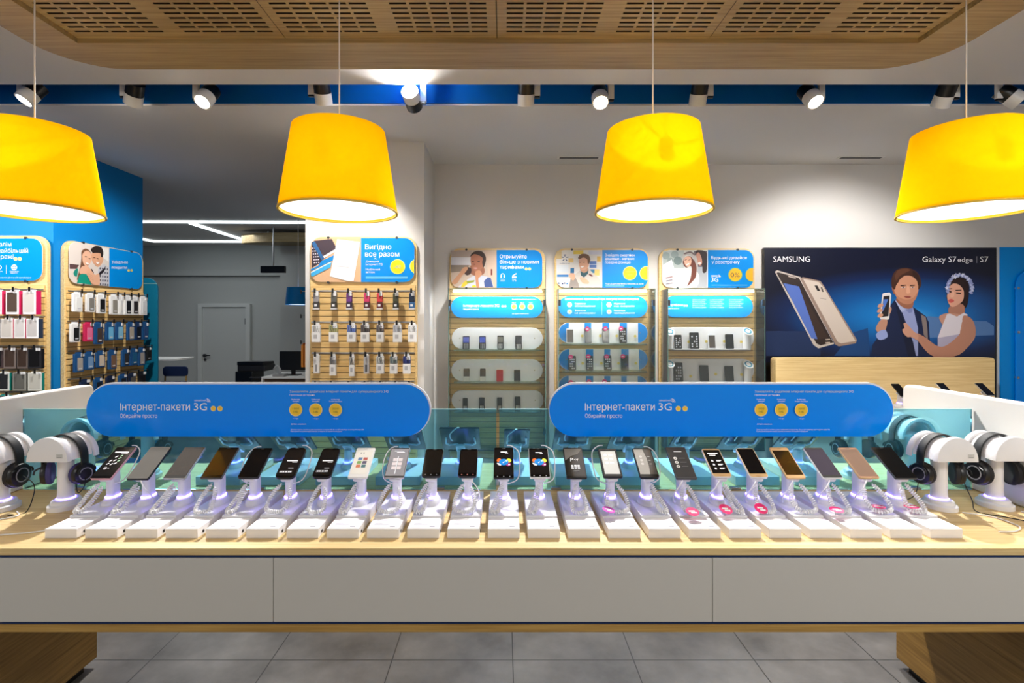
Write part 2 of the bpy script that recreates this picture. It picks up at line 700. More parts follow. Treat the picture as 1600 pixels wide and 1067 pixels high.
# slot vents in the ceiling near the back wall
for k, (a, b, lab) in enumerate(((871, 938, 'thin grey slot vent in the white ceiling beside the third yellow lamp'),
                                 (1310, 1380, 'thin grey slot vent in the white ceiling above the night-blue poster'))):
    y = 4.78
    t = thing('ceiling_vent', lab, 'vent', (P((a + b) / 2, 0, y).x, y, CEIL), group=None)
    w = (b - a) * y / FPX / 2
    MB(M_WHITE).box(-w, w, -0.03, 0.03, -0.006, 0).build('vent_frame', t)
    MB(M_DARKSTEEL).box(-w + 0.02, w - 0.02, -0.018, 0.018, -0.009, -0.004).build('grille', t)

# ------------------------------------------------------------------ oak ceiling canopy over the table
def canopy():
    t = thing('ceiling_canopy', 'large oak ceiling canopy with rounded corners and rows of slots above the table', 'ceiling panel', (0, 0, CEIL))
    zb, zp = EYE + 1.25, EYE + 1.272
    xo0, xo1, yo0, yo1 = -2.14, 2.095, 1.42, 2.553
    xi0, xi1, yi0, yi1 = -1.925, 1.872, 1.66, 2.312
    n = 10
    outer = rrect(xo0, xo1, yo0, yo1, 0.27, n)
    # inner loop with as many points, so the rim is one band
    inner = []
    for (cx, cy) in ((xi0, yi0), (xi1, yi0), (xi1, yi1), (xi0, yi1)):
        inner += [(cx, cy)] * (n + 1)
    mb = MB(M_CANOPY)
    mb.ring([(x, y, zb) for x, y in outer], [(x, y, zb) for x, y in inner], (0, 0, CEIL - zb))
    mb.build('rim_frame', t, (0, 0, CEIL))
    dark = ink(40, 20, 8)
    xs4 = [xi0, -0.985, -0.03, 0.928, xi1]
    ys = []
    y = 2.262
    while y > 1.70:
        ys.append((y - 0.0115, y))
        y -= 0.0333
    ys = ys[::-1]
    for k in range(4):
        a, b = xs4[k] + 0.0015, xs4[k + 1] - 0.0015
        w = b - a
        cols = []
        g0 = (w - 2 * 0.39 - 0.093) / 2
        for g in range(2):
            for s in range(5):
                x = a + g0 + g * 0.483 + s * 0.0804
                cols.append((x, x + 0.0684))
        xb = sorted({a, b} | {c for p in cols for c in p})
        yb = sorted({yi0, yi1} | {c for p in ys for c in p})
        mb = MB(M_CANOPY)
        cset = {round(c[0], 5) for c in cols}
        yset = {round(c[0], 5) for c in ys}
        for i in range(len(xb) - 1):
            for j in range(len(yb) - 1):
                X0, X1, Y0, Y1 = xb[i], xb[i + 1], yb[j], yb[j + 1]
                if round(X0, 5) in cset and round(Y0, 5) in yset:
                    z2 = zp + 0.012
                    mb.use(dark)
                    mb.face([(X0, Y0, zp), (X1, Y0, zp), (X1, Y0, z2), (X0, Y0, z2)])
                    mb.face([(X0, Y1, zp), (X1, Y1, zp), (X1, Y1, z2), (X0, Y1, z2)])
                    mb.face([(X0, Y0, zp), (X0, Y1, zp), (X0, Y1, z2), (X0, Y0, z2)])
                    mb.face([(X1, Y0, zp), (X1, Y1, zp), (X1, Y1, z2), (X1, Y0, z2)])
                else:
                    mb.use(M_CANOPY)
                    mb.face([(X0, Y0, zp), (X1, Y0, zp), (X1, Y1, zp), (X0, Y1, zp)])
        mb.use(dark).box(a, b, yi0, yi1, zp + 0.0121, zp + 0.02)
        mb.build('perforated_panel', t, (0, 0, CEIL))
    MB(dark).box(xi0, xi1, yi0, yi1, zp + 0.021, zp + 0.03).build('backing', t, (0, 0, CEIL))
canopy()

# ------------------------------------------------------------------ yellow pendant lamps
def pendant():
    t = thing('pendant_lamp', '', 'lamp', (0, 1.99, EYE + 1.272), group='yellow pendant lamps over the table')
    zo = EYE + 1.272
    z0, z1 = EYE + 0.42 - zo, EYE + 0.735 - zo
    R0, R1, th = 0.222, 0.174, 0.004
    n = 64
    mb = MB(M_SHADE)
    def loop(r, z):
        return [(r * math.cos(2 * PI * i / n), r * math.sin(2 * PI * i / n), z) for i in range(n)]
    v = loop(R0, z0) + loop(R1, z1) + loop(R1 - th, z1) + loop(R0 - th, z0)
    fs = []
    for k in range(4):
        q = (k + 1) % 4
        fs += [(k * n + i, k * n + (i + 1) % n, q * n + (i + 1) % n, q * n + i) for i in range(n)]
    mb.add(v, fs)
    mb.build('lamp_shade', t, smooth=True)
    mb = MB(mat('lamp_rim', (236, 196, 60), 0.5))
    mb.ring([(x, y, z0 - 0.003) for x, y, _ in loop(R0 + 0.0015, 0)], [(x, y, z0 - 0.003) for x, y, _ in loop(R0 - 0.006, 0)], (0, 0, 0.006))
    mb.build('lower_rim', t)
    mb = MB(M_DIFF)
    mb.prism([(x, y, z0 + 0.008) for x, y, _ in loop(R0 - 0.007, 0)], (0, 0, 0.004))
    mb.build('diffuser', t)
    mb = MB(M_STEEL)
    for a in range(3):
        c, s = math.cos(a * 2.094), math.sin(a * 2.094)
        mb.tube([(0, 0, z1 - 0.02), ((R1 - 0.003) * c, (R1 - 0.003) * s, z1 - 0.012)], 0.0025)
    mb.cyl((0, 0, z1 - 0.06), (0, 0, z1 - 0.01), 0.022)
    mb.build('lamp_holder', t)
    mb = MB(mat('clear_cord', (214, 208, 200), 0.4))
    mb.tube([(0, 0, z1 - 0.01), (0, 0, 0)], 0.0028)
    mb.build('cord', t)
    return t
PX = [-1.823, -0.639, 0.580, 1.798]
PLAB = ['yellow drum pendant lamp above the leftmost white headphone stands', 'yellow drum pendant lamp before the white column with accessories',
        'yellow drum pendant lamp before the boy-with-phone sign board', 'yellow drum pendant lamp before the night-blue poster']
pl = pendant()
for k, x in enumerate(PX):
    if k == 0:
        pl.location.x = x
        pl['label'] = PLAB[0]
    else:
        copy_tree(pl, (x, 1.99, pl.location.z), label=PLAB[k])
    # the bulb inside each shade
    lamp('bulb', 'POINT', (x, 1.99, EYE + 0.60), 1.0, WARM, size=0.05)

# ------------------------------------------------------------------ track and spotlights
mb = MB(M_BLACK)
mb.box(-6, 6, 3.44, 3.48, RECESS - 0.03, RECESS)
tag(mb.build('lighting_track'), 'black lighting track running inside the blue ceiling recess', 'track')

def spotlight(px, py, d, label, side=1, power=0, cone=60, tint=WHITE, lit=True):
    y = 3.44
    c = P(px, py, y)
    d = Vector(d).normalized()
    t = thing('track_spotlight', label, 'spotlight', c, group='spotlights in the blue recess')
    r, L = 0.056, 0.15
    n = 24
    a, b, e = -d * (L * 0.5), d * (L * 0.02), d * (L * 0.5)
    mb = MB(M_BLACK).cyl(a, b, r * 0.97, n=n)
    mb.build('rear_housing', t, smooth=True)
    mb = MB(M_WHITE)
    u = d.orthogonal().normalized()
    v = d.cross(u)
    def lp(q, rr):
        return [q + u * (rr * math.cos(2 * PI * i / n)) + v * (rr * math.sin(2 * PI * i / n)) for i in range(n)]
    vv = lp(b, r) + lp(e, r) + lp(e, r * 0.84) + lp(e - d * 0.02, r * 0.8) + lp(b, r * 0.8)
    fs = []
    for k in range(4):
        fs += [(k * n + i, k * n + (i + 1) % n, (k + 1) * n + (i + 1) % n, (k + 1) * n + i) for i in range(n)]
    mb.add(vv, fs)
    mb.build('front_barrel', t, smooth=True)
    MB(M_LENS if lit else M_PLASTIC).cyl(e - d * 0.016, e - d * 0.012, r * 0.8, n=n).build('lens', t)
    h = RECESS - c.z
    sx = 0.075 * side
    mb = MB(M_WHITE).box(sx - 0.02, sx + 0.02, -0.012, 0.012, -0.02, h - 0.03)
    mb.build('mounting_bracket', t, bevel=0.003)
    MB(M_BLACK).box(sx - 0.022, sx + 0.022, -0.016, 0.04, h - 0.06, h - 0.03).build('track_adapter', t)
    MB(M_BLACK).box(sx - 0.018, sx + 0.018, -0.01, 0.01, -0.032, -0.02).build('bracket_tip', t)
    MB(M_BLACK).cyl((0, 0, 0), (sx, 0, 0), 0.009).build('pivot', t)
    if power:
        lamp('spot_beam', 'SPOT', c + d * (L * 0.5 + 0.01), power, tint, d, 0.045, spot=cone, blend=0.6)
    return t

TO_WALL = (0.0, 0.60, -0.80)
spotlight(50, 146, (-0.35, -0.42, -0.80), 'lit ceiling spotlight tilted toward the leftmost yellow lamp', -1, 110, 75)
spotlight(210, 146, (-0.50, 0.5, -0.70), 'white and black spotlight pointing at the blue wall', -1, 130, 85)
spotlight(324, 150, (-0.12, -0.55, -0.75), 'lit spotlight facing the table between the left two lamps', -1, 190, 80)
spotlight(504, 144, (-0.06, 0.60, -0.80), 'white and black spotlight pointing at the accessory column', -1, 66, 70)
spotlight(644, 155, (-0.05, -0.93, 0.27), 'white spotlight turned upward, glaring on the recess and ceiling', 1, 45, 130)
spotlight(822, 146, (0.0, 0.52, -0.85), 'white and black spotlight pointing down near the middle of the recess', 1, 125, 68)
spotlight(937, 151, (-0.02, -0.55, -0.75), 'brightest starry spotlight facing the table above the boy-with-phone sign', 1, 210, 85)
spotlight(1092, 146, (0.03, 0.52, -0.85), 'white and black spotlight right of the third lamp cord', 1, 125, 68)
spotlight(1266, 150, (0.15, -0.55, -0.75), 'lit spotlight facing the table between the right two lamps', 1, 190, 80)
spotlight(1476, 148, (0.08, 0.62, -0.78), 'white and black spotlight pointing at the night-blue poster', 1, 84, 104)
spotlight(1578, 150, (0.62, -0.3, -0.66), 'lit spotlight at the far right edge, turned sideways', -1, 80, 75)

# stray light around the upturned spotlight
lamp('stray_light', 'POINT', P(640, 131, 3.335), 3.5, (1, 0.98, 0.96), size=0.02)
lamp('spot_beam', 'SPOT', (-4.6, 3.0, 3.15), 110, WHITE, (0.12, 0.62, -0.72), 0.045, spot=80, blend=0.6)  # unseen spot added past the left edge to brighten the blue wall front

# ------------------------------------------------------------------ back room lights and fittings
def strip(p, q, label):
    mb = MB(M_LED)
    a, b = Vector(p), Vector(q)
    d = (b - a).normalized()
    s = d.cross(Vector((0, 0, 1))).normalized() * 0.02
    dn = Vector((0, 0, -0.03))
    mb.prism([a - s, a + s, b + s, b - s], dn)
    return tag(mb.build('led_light_strip'), label, 'light', 'light strips on the back room ceiling')
CB = CEIL - 0.001
def onc(px, py):
    y = (CB - EYE) * FPX / (CY - py)
    return ((px - CX) * y / FPX, y, CB)
strip(onc(180, 345), onc(620, 346.5), 'front white light strip running across the back room ceiling')
strip(onc(240, 376), onc(640, 377), 'rear white light strip running across the back room ceiling')
strip(onc(297, 347), onc(388, 376), 'slanting white light strip joining the two across the back room ceiling')
strip(onc(150, 358), onc(238, 375.5), 'short slanting light strip at the blue wall in the back room')

t = thing('hanging_sign', 'black sign box hanging from the back room ceiling on a rod', 'sign', P(427, 421, 8.4))
b0 = P(427, 421, 8.4)
MB(M_BLACK).box(-0.2, 0.2, -0.03, 0.03, -0.055, 0.055).build('sign_box', t, bevel=0.004)
MB(M_STEEL).cyl((0, 0, 0.055), (0, 0, CEIL - b0.z), 0.012).build('rod', t)

mb = MB(M_CANOPY)
cc = P(470, 0, 8.9)
mb.prism([(cc.x + 0.95 * math.cos(2 * PI * i / 40), 8.75 + 0.22 * math.sin(2 * PI * i / 40), CEIL - 0.22) for i in range(40)], (0, 0, 0.16))
t = thing('ceiling_canopy', 'rounded oak canopy hanging from the back room ceiling', 'ceiling panel', (cc.x, 8.75, CEIL))
mb.build('oak_disc', t, (cc.x, 8.75, CEIL), bevel=0.01)
mb = MB(M_STEEL)
for dx in (-0.5, 0.5):
    mb.cyl((dx, 0, 0), (dx, 0, -0.07), 0.01)
mb.build('hanger_rod', t)

t = thing('pendant_lamp', 'blue drum pendant lamp at the edge of the accessory column', 'lamp', (P(466, 0, 7.2).x, 7.2, CEIL))
zl0, zl1 = P(0, 476, 7.2).z - CEIL, P(0, 449, 7.2).z - CEIL
MB(M_BLUE).lathe([(0.17, zl0), (0.15, zl1)], 32, close=False).build('lamp_shade', t, smooth=True)
MB(M_LED).lathe([(0.165, zl0 + 0.006), (0.165, zl0 + 0.01)], 32).build('diffuser', t)
MB(M_WHITE).tube([(0, 0, zl1 - 0.03), (0, 0, 0)], 0.004).build('cord', t)

# desk, printer, monitor, phone, high table and chair in the back room
dk = thing('service_desk', 'brown service desk with white trim in the dim back room', 'desk', (P(445, 0, 8.0).x, 8.2, 0))
ox = dk.location.x
x0 = P(409, 0, 7.9).x - ox
MB(M_WHITE).box(x0, 1.0, -0.32, 0.42, 0.745, 0.775).build('desk_top', dk, bevel=0.006)
MB(M_WHITE).box(x0, x0 + 0.03, -0.32, 0.42, 0, 0.745).build('side_panel', dk)
MB(wood('brown_desk_front', (92, 66, 40), (64, 44, 24))).box(x0 + 0.03, 0.98, -0.27, -0.25, 0.08, 0.745).build('front_panel', dk)
MB(M_STEEL).box(0.06, 0.26, -0.285, -0.27, 0.655, 0.672).box(0.06, 0.075, -0.285, -0.27, 0.5, 0.655).box(0.245, 0.26, -0.285, -0.27, 0.5, 0.655).build('metal_bracket', dk)
m0 = P(457, 590, 8.15)
t = thing('monitor', 'black desktop monitor standing on the service desk', 'monitor', (m0.x, 8.15, 0.775))
MB(M_BLACK).box(-0.2, 0.25, -0.02, 0.02, 0.08, 0.38).build('screen', t, bevel=0.006)
MB(M_BLACK).box(-0.02, 0.04, 0.0, 0.03, 0.01, 0.2).box(-0.1, 0.12, -0.08, 0.08, 0, 0.012).build('stand', t)
t = thing('desk_phone', 'grey corded desk phone beside the printer on the service desk', 'phone', (P(438, 0, 7.98).x, 7.98, 0.775))
MB(ink(150, 150, 150)).prism([(-0.09, -0.08, 0), (0.09, -0.08, 0), (0.09, 0.08, 0), (-0.09, 0.08, 0)], (0, 0, 0.035)).build('base', t, bevel=0.006)
MB(ink(175, 175, 175)).tube(curve3([(-0.08, -0.02, 0.06), (-0.085, -0.02, 0.12), (-0.04, -0.02, 0.16), (0.0, -0.02, 0.12), (0.005, -0.02, 0.06), (-0.04, -0.02, 0.04), (-0.08, -0.02, 0.06)]), 0.014, 8).build('handset', t, smooth=True)

cb = thing('printer_cabinet', 'low wooden cabinet carrying the black printer in the back room', 'cabinet', (P(392, 0, 8.3).x, 8.45, 0))
MB(M_OAK_DARK).box(-0.24, 0.24, -0.2, 0.2, 0.06, 0.62).build('body', cb, bevel=0.004)
MB(M_OAK).box(-0.23, 0.23, -0.215, -0.2, 0.08, 0.6).build('door', cb, bevel=0.003)
MB(M_BLACK).box(-0.22, 0.22, -0.18, 0.18, 0, 0.06).build('plinth', cb)
t = thing('printer', 'black multifunction printer on the low cabinet', 'printer', (P(392, 0, 8.3).x, 8.45, 0.62))
MB(M_BLACK).box(-0.23, 0.05, -0.2, 0.2, 0, 0.2).build('paper_unit', t, bevel=0.01)
MB(mat('dark_grey_plastic', (38, 38, 40), 0.4)).box(-0.2, 0.24, -0.19, 0.2, 0.2, 0.3).build('body', t, bevel=0.012)
MB(M_BLACK).prism([(-0.2, -0.2, 0.3), (-0.2, 0.2, 0.3), (-0.2, 0.2, 0.34), (-0.2, -0.2, 0.36)], (0.42, 0, 0)).build('scanner_lid', t, bevel=0.006)
MB(ink(60, 60, 62)).box(0.02, 0.3, -0.25, -0.08, 0.1, 0.115).build('paper_tray', t)

ht = thing('high_table', 'white high table at the edge of the back room', 'table', (P(255, 0, 8.6).x, 8.6, 0))
zt2 = P(0, 559, 8.6).z
MB(M_WHITE).prism([(x, y, zt2 - 0.03) for x, y in rrect(-0.55, 0.38, -0.3, 0.3, 0.1)], (0, 0, 0.03)).build('table_top', ht, bevel=0.004)
MB(M_DARKSTEEL).cyl((-0.3, 0, 0.02), (-0.3, 0, zt2 - 0.03), 0.035).build('column_leg', ht)
MB(M_DARKSTEEL).lathe([(0.25, 0), (0.25, 0.015), (0.04, 0.025)], 24, cx=-0.3).build('base', ht)
ch = thing('bar_chair', 'navy upholstered chair with wooden legs at the high table', 'chair', (P(262, 0, 8.1).x, 8.1, 0))
MB(ink(16, 40, 84, 0.8)).prism([(x, y, 0.60) for x, y in rrect(-0.22, 0.22, -0.2, 0.2, 0.08)], (0, 0, 0.06)).build('seat', ch, bevel=0.012)
MB(ink(16, 40, 84, 0.8)).prism([(x, 0.18, z) for x, z in rrect(-0.2, 0.2, 0.74, 0.90, 0.05)], (0, 0.03, 0)).build('backrest', ch, bevel=0.008)
mb = MB(M_OAK_DARK)
for sx in (-1, 1):
    mb.cyl((sx * 0.17, 0.19, 0.6), (sx * 0.17, 0.2, 0.8), 0.012)
mb.build('back_support', ch)
for sx in (-1, 1):
    for sy in (-1, 1):
        MB(M_OAK_DARK).cyl((sx * 0.15, sy * 0.14, 0.6), (sx * 0.21, sy * 0.2, 0), 0.018, 0.013, 10).build('leg', ch)
MB(M_OAK_DARK).cyl((-0.185, -0.17, 0.25), (0.185, -0.17, 0.25), 0.01).build('foot_rail', ch)

# ------------------------------------------------------------------ the display table
TOP = EYE - 0.687
TY0, TY1 = 1.5395, 2.46
TXL, TXR = -1.95, 1.90
def table():
    t = thing('display_table', 'long oak and white shop display table across the front', 'table', (0, 2.0, 0))
    O = (0, 2.0, 0)
    L, R = TXL - 0.30, TXR + 0.30
    MB(M_OAK).box(L, R, TY0, TY1, TOP - 0.0205, TOP).build('table_top', t, O, bevel=0.0012)
    z1 = TOP - 0.0205
    MB(M_NAVY).box(L, R, TY0 + 0.006, TY0 + 0.03, z1 - 0.009, z1).build('upper_inlay', t, O)
    zA, zB = z1 - 0.009, 0.742
    seams = [L, -2.02, -0.693, 0.628, 1.97, R]
    for a, b in zip(seams, seams[1:]):
        MB(M_PANEL).box(a + 0.0009, b - 0.0009, TY0, TY0 + 0.02, zB, zA).build('front_panel', t, O, bevel=0.0014)
    MB(M_NAVY).box(L, R, TY0 + 0.006, TY0 + 0.03, zB - 0.009, zB).build('lower_inlay', t, O)
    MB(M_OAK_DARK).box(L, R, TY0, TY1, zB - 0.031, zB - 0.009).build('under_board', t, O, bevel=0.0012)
    MB(M_PANEL).box(L, R, TY1 - 0.02, TY1, zB, z1).build('rear_panel', t, O)
    for x0, x1 in ((TXL - 0.42, TXL + 0.012), (TXR - 0.03, TXR + 0.42)):
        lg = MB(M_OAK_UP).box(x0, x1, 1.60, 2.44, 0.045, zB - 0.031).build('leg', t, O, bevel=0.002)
        MB(M_BLACK).box(x0 + 0.03, x1 - 0.03, 1.64, 2.40, 0, 0.045).build('plinth', lg, O)
table()
for x0, x1, lab in ((TXL - 0.045, TXL, 'white upright end board at the left end of the table'), (TXR, TXR + 0.045, 'white upright end board at the right end of the table')):
    t = thing('end_board', lab, 'panel', ((x0 + x1) / 2, 2.0, TOP + 0.0006))
    pts = [(x0, y, z) for y, z in rrect(TY0 + 0.02, 2.44, TOP + 0.0014, EYE - 0.305, 0.03, corners=(0, 0, 1, 1))]
    MB(M_WHITE).prism(pts, (x1 - x0, 0, 0)).build('board', t, t.location.copy(), bevel=0.008, segs=3)
    for y in (1.65, 2.35):
        MB(M_STEEL).box(x0 + 0.01, x1 - 0.01, y - 0.03, y + 0.03, TOP + 0.0006, TOP + 0.0016).build('foot', t, t.location.copy())

# ------------------------------------------------------------------ glass screens along the middle of the table
GY = 2.07
def glass(x0, x1, label):
    t = thing('glass_screen', label, 'glass screen', ((x0 + x1) / 2, GY, TOP))
    o = t.location
    z1 = EYE - 0.362
    MB(M_GLASS).box(x0, x1, GY, GY + 0.006, TOP + 0.002, z1).build('pane', t, o)
    MB(mat('pale_glass_edge', (150, 205, 205), 0.2)).box(x0, x1, GY - 0.0005, GY + 0.0065, z1, z1 + 0.003).build('polished_edge', t, o)
    for f in (0.12, 0.5, 0.88):
        x = x0 + (x1 - x0) * f
        MB(M_STEEL).box(x - 0.02, x + 0.02, GY - 0.008, GY + 0.014, TOP + 0.0006, TOP + 0.012).build('foot_clamp', t, o, bevel=0.002)
glass(-1.944, -0.030, 'left teal glass screen standing along the middle of the table')
glass(-0.018, 1.893, 'right teal glass screen standing along the middle of the table')

# big pill-shaped signs clipped to the glass
def pill(x0, x1, z0, z1, n=18):
    return rrect(x0, x1, z0, z1, (z1 - z0) / 2 - 1e-4, n)

def big_sign(px0, px1, py0, py1, label, dx):
    y = GY - 0.018
    a, b = P(px0, py1, y), P(px1, py0, y)
    t = thing('pill_sign', label, 'sign', ((a.x + b.x) / 2, y, a.z), group='blue pill signs on the glass')
    o = t.location
    MB(M_SIGN).prism([(x, y, z) for x, z in pill(a.x, b.x, a.z, b.z)], (0, 0.005, 0)).build('blue_face', t, o)
    MB(M_PLASTIC).prism([(x, y + 0.0055, z) for x, z in pill(a.x - 0.003, b.x + 0.006, a.z, b.z + 0.007)], (0, 0.009, 0)).build('white_backing', t, o)
    for f in (0.2, 0.8):
        x = a.x + (b.x - a.x) * f
        MB(M_STEEL).box(x - 0.012, x + 0.012, y + 0.0147, GY - 0.0004, EYE - 0.40, EYE - 0.37).build('clip', t, o)
    pr = Print(lambda u, v: on_y(u, v, y), (0, -1, 0), 0.00015, 0.0006)
    X = lambda u: u + dx
    pr.text('lнтернет-пакети', X(188), X(297), 641, 11.5)
    pr.text('3G', X(303), X(323.5), 641, 11.5)
    pr.text('швидкісний', X(304), X(322), 626.5, 2.6)
    for r in (2.2, 4.2, 6.0):
        q = [(X(323.2) + r * math.cos(g), 628.5 - r * math.sin(g)) for g in [i * PI / 16 for i in range(9)]]
        q2 = [(X(323.2) + (r - 0.9) * math.cos(g), 628.5 - (r - 0.9) * math.sin(g)) for g in [i * PI / 16 for i in range(9)]]
        pr.shape(q + q2[::-1], M_TXT)
    pr.text('Обирайте просто', X(188), X(246), 652.5, 6)
    for cx in (333.6, 344.2):
        pr.begin('yellow_dot')
        pr.shape(circle(X(cx), 638.2, 4.2), (250, 226, 150))
        pr.shape(circle(X(cx), 638.2, 2.9), M_YEL)
        pr.begin()
    pr.text('Замовляйте додаткові інтернет-пакети для супершвидкого', X(453), X(598), 613.2, 3.4, ink(214, 224, 214))
    pr.text('3G', X(600), X(607), 613.2, 3.6)
    pr.text('Пропозиція до тарифів', X(453), X(492), 618.2, 2.6)
    for k, cx in enumerate((462.6, 494, 525)):
        pr.text('Київстар' if k < 2 else 'Київстар', X(cx - 6.5), X(cx + 6.5), 624.8, 2.1)
        pr.text(('Онлайн', 'Онлайн', 'Онлайн максимум')[k], X(cx - (5, 5.5, 10)[k]), X(cx + (5, 5.5, 10)[k]), 627.8, 2.1)
        pr.begin('price_badge')
        pr.shape(circle(X(cx), 640, 10.3), (250, 226, 150))
        pr.shape(circle(X(cx), 640, 9.0), M_YEL)
        pr.text(('1000', '2000', '3000')[k], X(cx - 5), X(cx + 5), 639.8, 3.2, ink(120, 110, 60))
        pr.text('МБ', X(cx - 3.4), X(cx + 3.4), 644.6, 3.0, ink(120, 110, 60))
        pr.begin()
        pr.text('+ 5 грн', X(cx - 4), X(cx + 4), 654.6, 2.0)
    pr.text('Діє 30 днів - за замовленням', X(456), X(479), 663, 2.0)
    pr.text('Деталі про вартість пакетів та умови замовлення за номером 466 або на сайті оператора, зона покриття мережі 3G', X(455), X(569), 671.6, 1.9)
    pr.text('Користування послугами в мережі можливе за наявності 3G покриття та обладнання', X(455), X(535), 674.4, 1.9)
    pr.build('lettering', t, o)
big_sign(135, 671, 600.5, 682, 'large blue pill sign on the left glass screen', 0)
big_sign(858.5, 1395.5, 600.5, 682, 'large blue pill sign on the right glass screen', 726)
# ================================================================== PHONES ON THE TABLE
TILT = math.radians(32)
SY = 1.61                        # front edge of the stands

def cord_mesh(pts, coil=True, turns=34, R=0.0056, r=0.0023):
    path = curve3(pts, 10)
    mb = MB(M_PLASTIC)
    if not coil:
        return mb.tube(path, r * 1.25, 6)
    seg = [0.0]
    for a, b in zip(path, path[1:]):
        seg.append(seg[-1] + (b - a).length)
    total = seg[-1]
    N = turns * 8
    out = []
    k = 0
    ref = Vector((1, 0.2, 0.1)).normalized()
    for i in range(N + 1):
        s = total * i / N
        while k < len(seg) - 2 and seg[k + 1] < s:
            k += 1
        f = (s - seg[k]) / max(seg[k + 1] - seg[k], 1e-9)
        p = path[k].lerp(path[k + 1], f)
        d = (path[k + 1] - path[k]).normalized()
        u = (ref - d * ref.dot(d)).normalized()
        v = d.cross(u)
        a = 2 * PI * turns * i / N
        e = min(1.0, i / 10, (N - i) / 10)
        out.append(p + u * (R * e * math.cos(a)) + v * (R * e * math.sin(a)))
    return mb.tube(out, r, 5)

COILS = [
    [(-0.010, 0.168, 0.120), (-0.030, 0.146, 0.090), (-0.044, 0.118, 0.054), (-0.036, 0.098, 0.047), (-0.020, 0.104, 0.047), (-0.012, 0.140, 0.070), (-0.004, 0.172, 0.106)],
    [(-0.004, 0.165, 0.119), (-0.022, 0.140, 0.084), (-0.040, 0.106, 0.048), (-0.026, 0.096, 0.047), (-0.016, 0.118, 0.052), (-0.010, 0.150, 0.085), (-0.002, 0.172, 0.106)],
    [(0.002, 0.165, 0.119), (-0.018, 0.138, 0.082), (-0.020, 0.106, 0.048), (0.006, 0.096, 0.047), (0.026, 0.112, 0.050), (0.022, 0.146, 0.080), (0.008, 0.172, 0.106)],
    [(-0.010, 0.165, 0.119), (-0.034, 0.146, 0.088), (-0.040, 0.116, 0.052), (-0.014, 0.100, 0.047), (0.016, 0.106, 0.047), (0.028, 0.138, 0.066), (0.014, 0.170, 0.105)],
]
CORDS = [
    [(0.012, 0.2925, 0.2207), (0.030, 0.2925, 0.218), (0.054, 0.274, 0.202), (0.058, 0.240, 0.165), (0.050, 0.205, 0.125), (0.020, 0.205, 0.108), (0.006, 0.212, 0.112)],
    [(-0.012, 0.288, 0.2175), (-0.030, 0.288, 0.215), (-0.048, 0.272, 0.200), (-0.056, 0.240, 0.165), (-0.046, 0.210, 0.125), (-0.018, 0.206, 0.108), (-0.004, 0.212, 0.112)],
    [(0.016, 0.1535, 0.1335), (0.036, 0.142, 0.112), (0.044, 0.165, 0.080), (0.034, 0.190, 0.048), (0.016, 0.205, 0.044)],
    None,
]
def paper_label(mb, w, y0, y1, z):
    """printed price paper with faint lines"""
    mb.use(ink(246, 246, 250)).box(-w, w, y0, y1, z, z + 0.0006)
    mb.use(ink(196, 196, 214))
    rr = random.Random(int(w * 1e5))
    for k in range(5):
        a = -w + 0.006 + 0.004 * rr.random()
        mb.box(a, a + w * (0.5 + rr.random()), y0 + 0.012 + k * 0.011, y0 + 0.0135 + k * 0.011, z + 0.0006, z + 0.0009)
    mb.use(ink(150, 150, 165)).box(w - 0.024, w - 0.008, y0 + 0.006, y0 + 0.010, z + 0.0006, z + 0.0009)

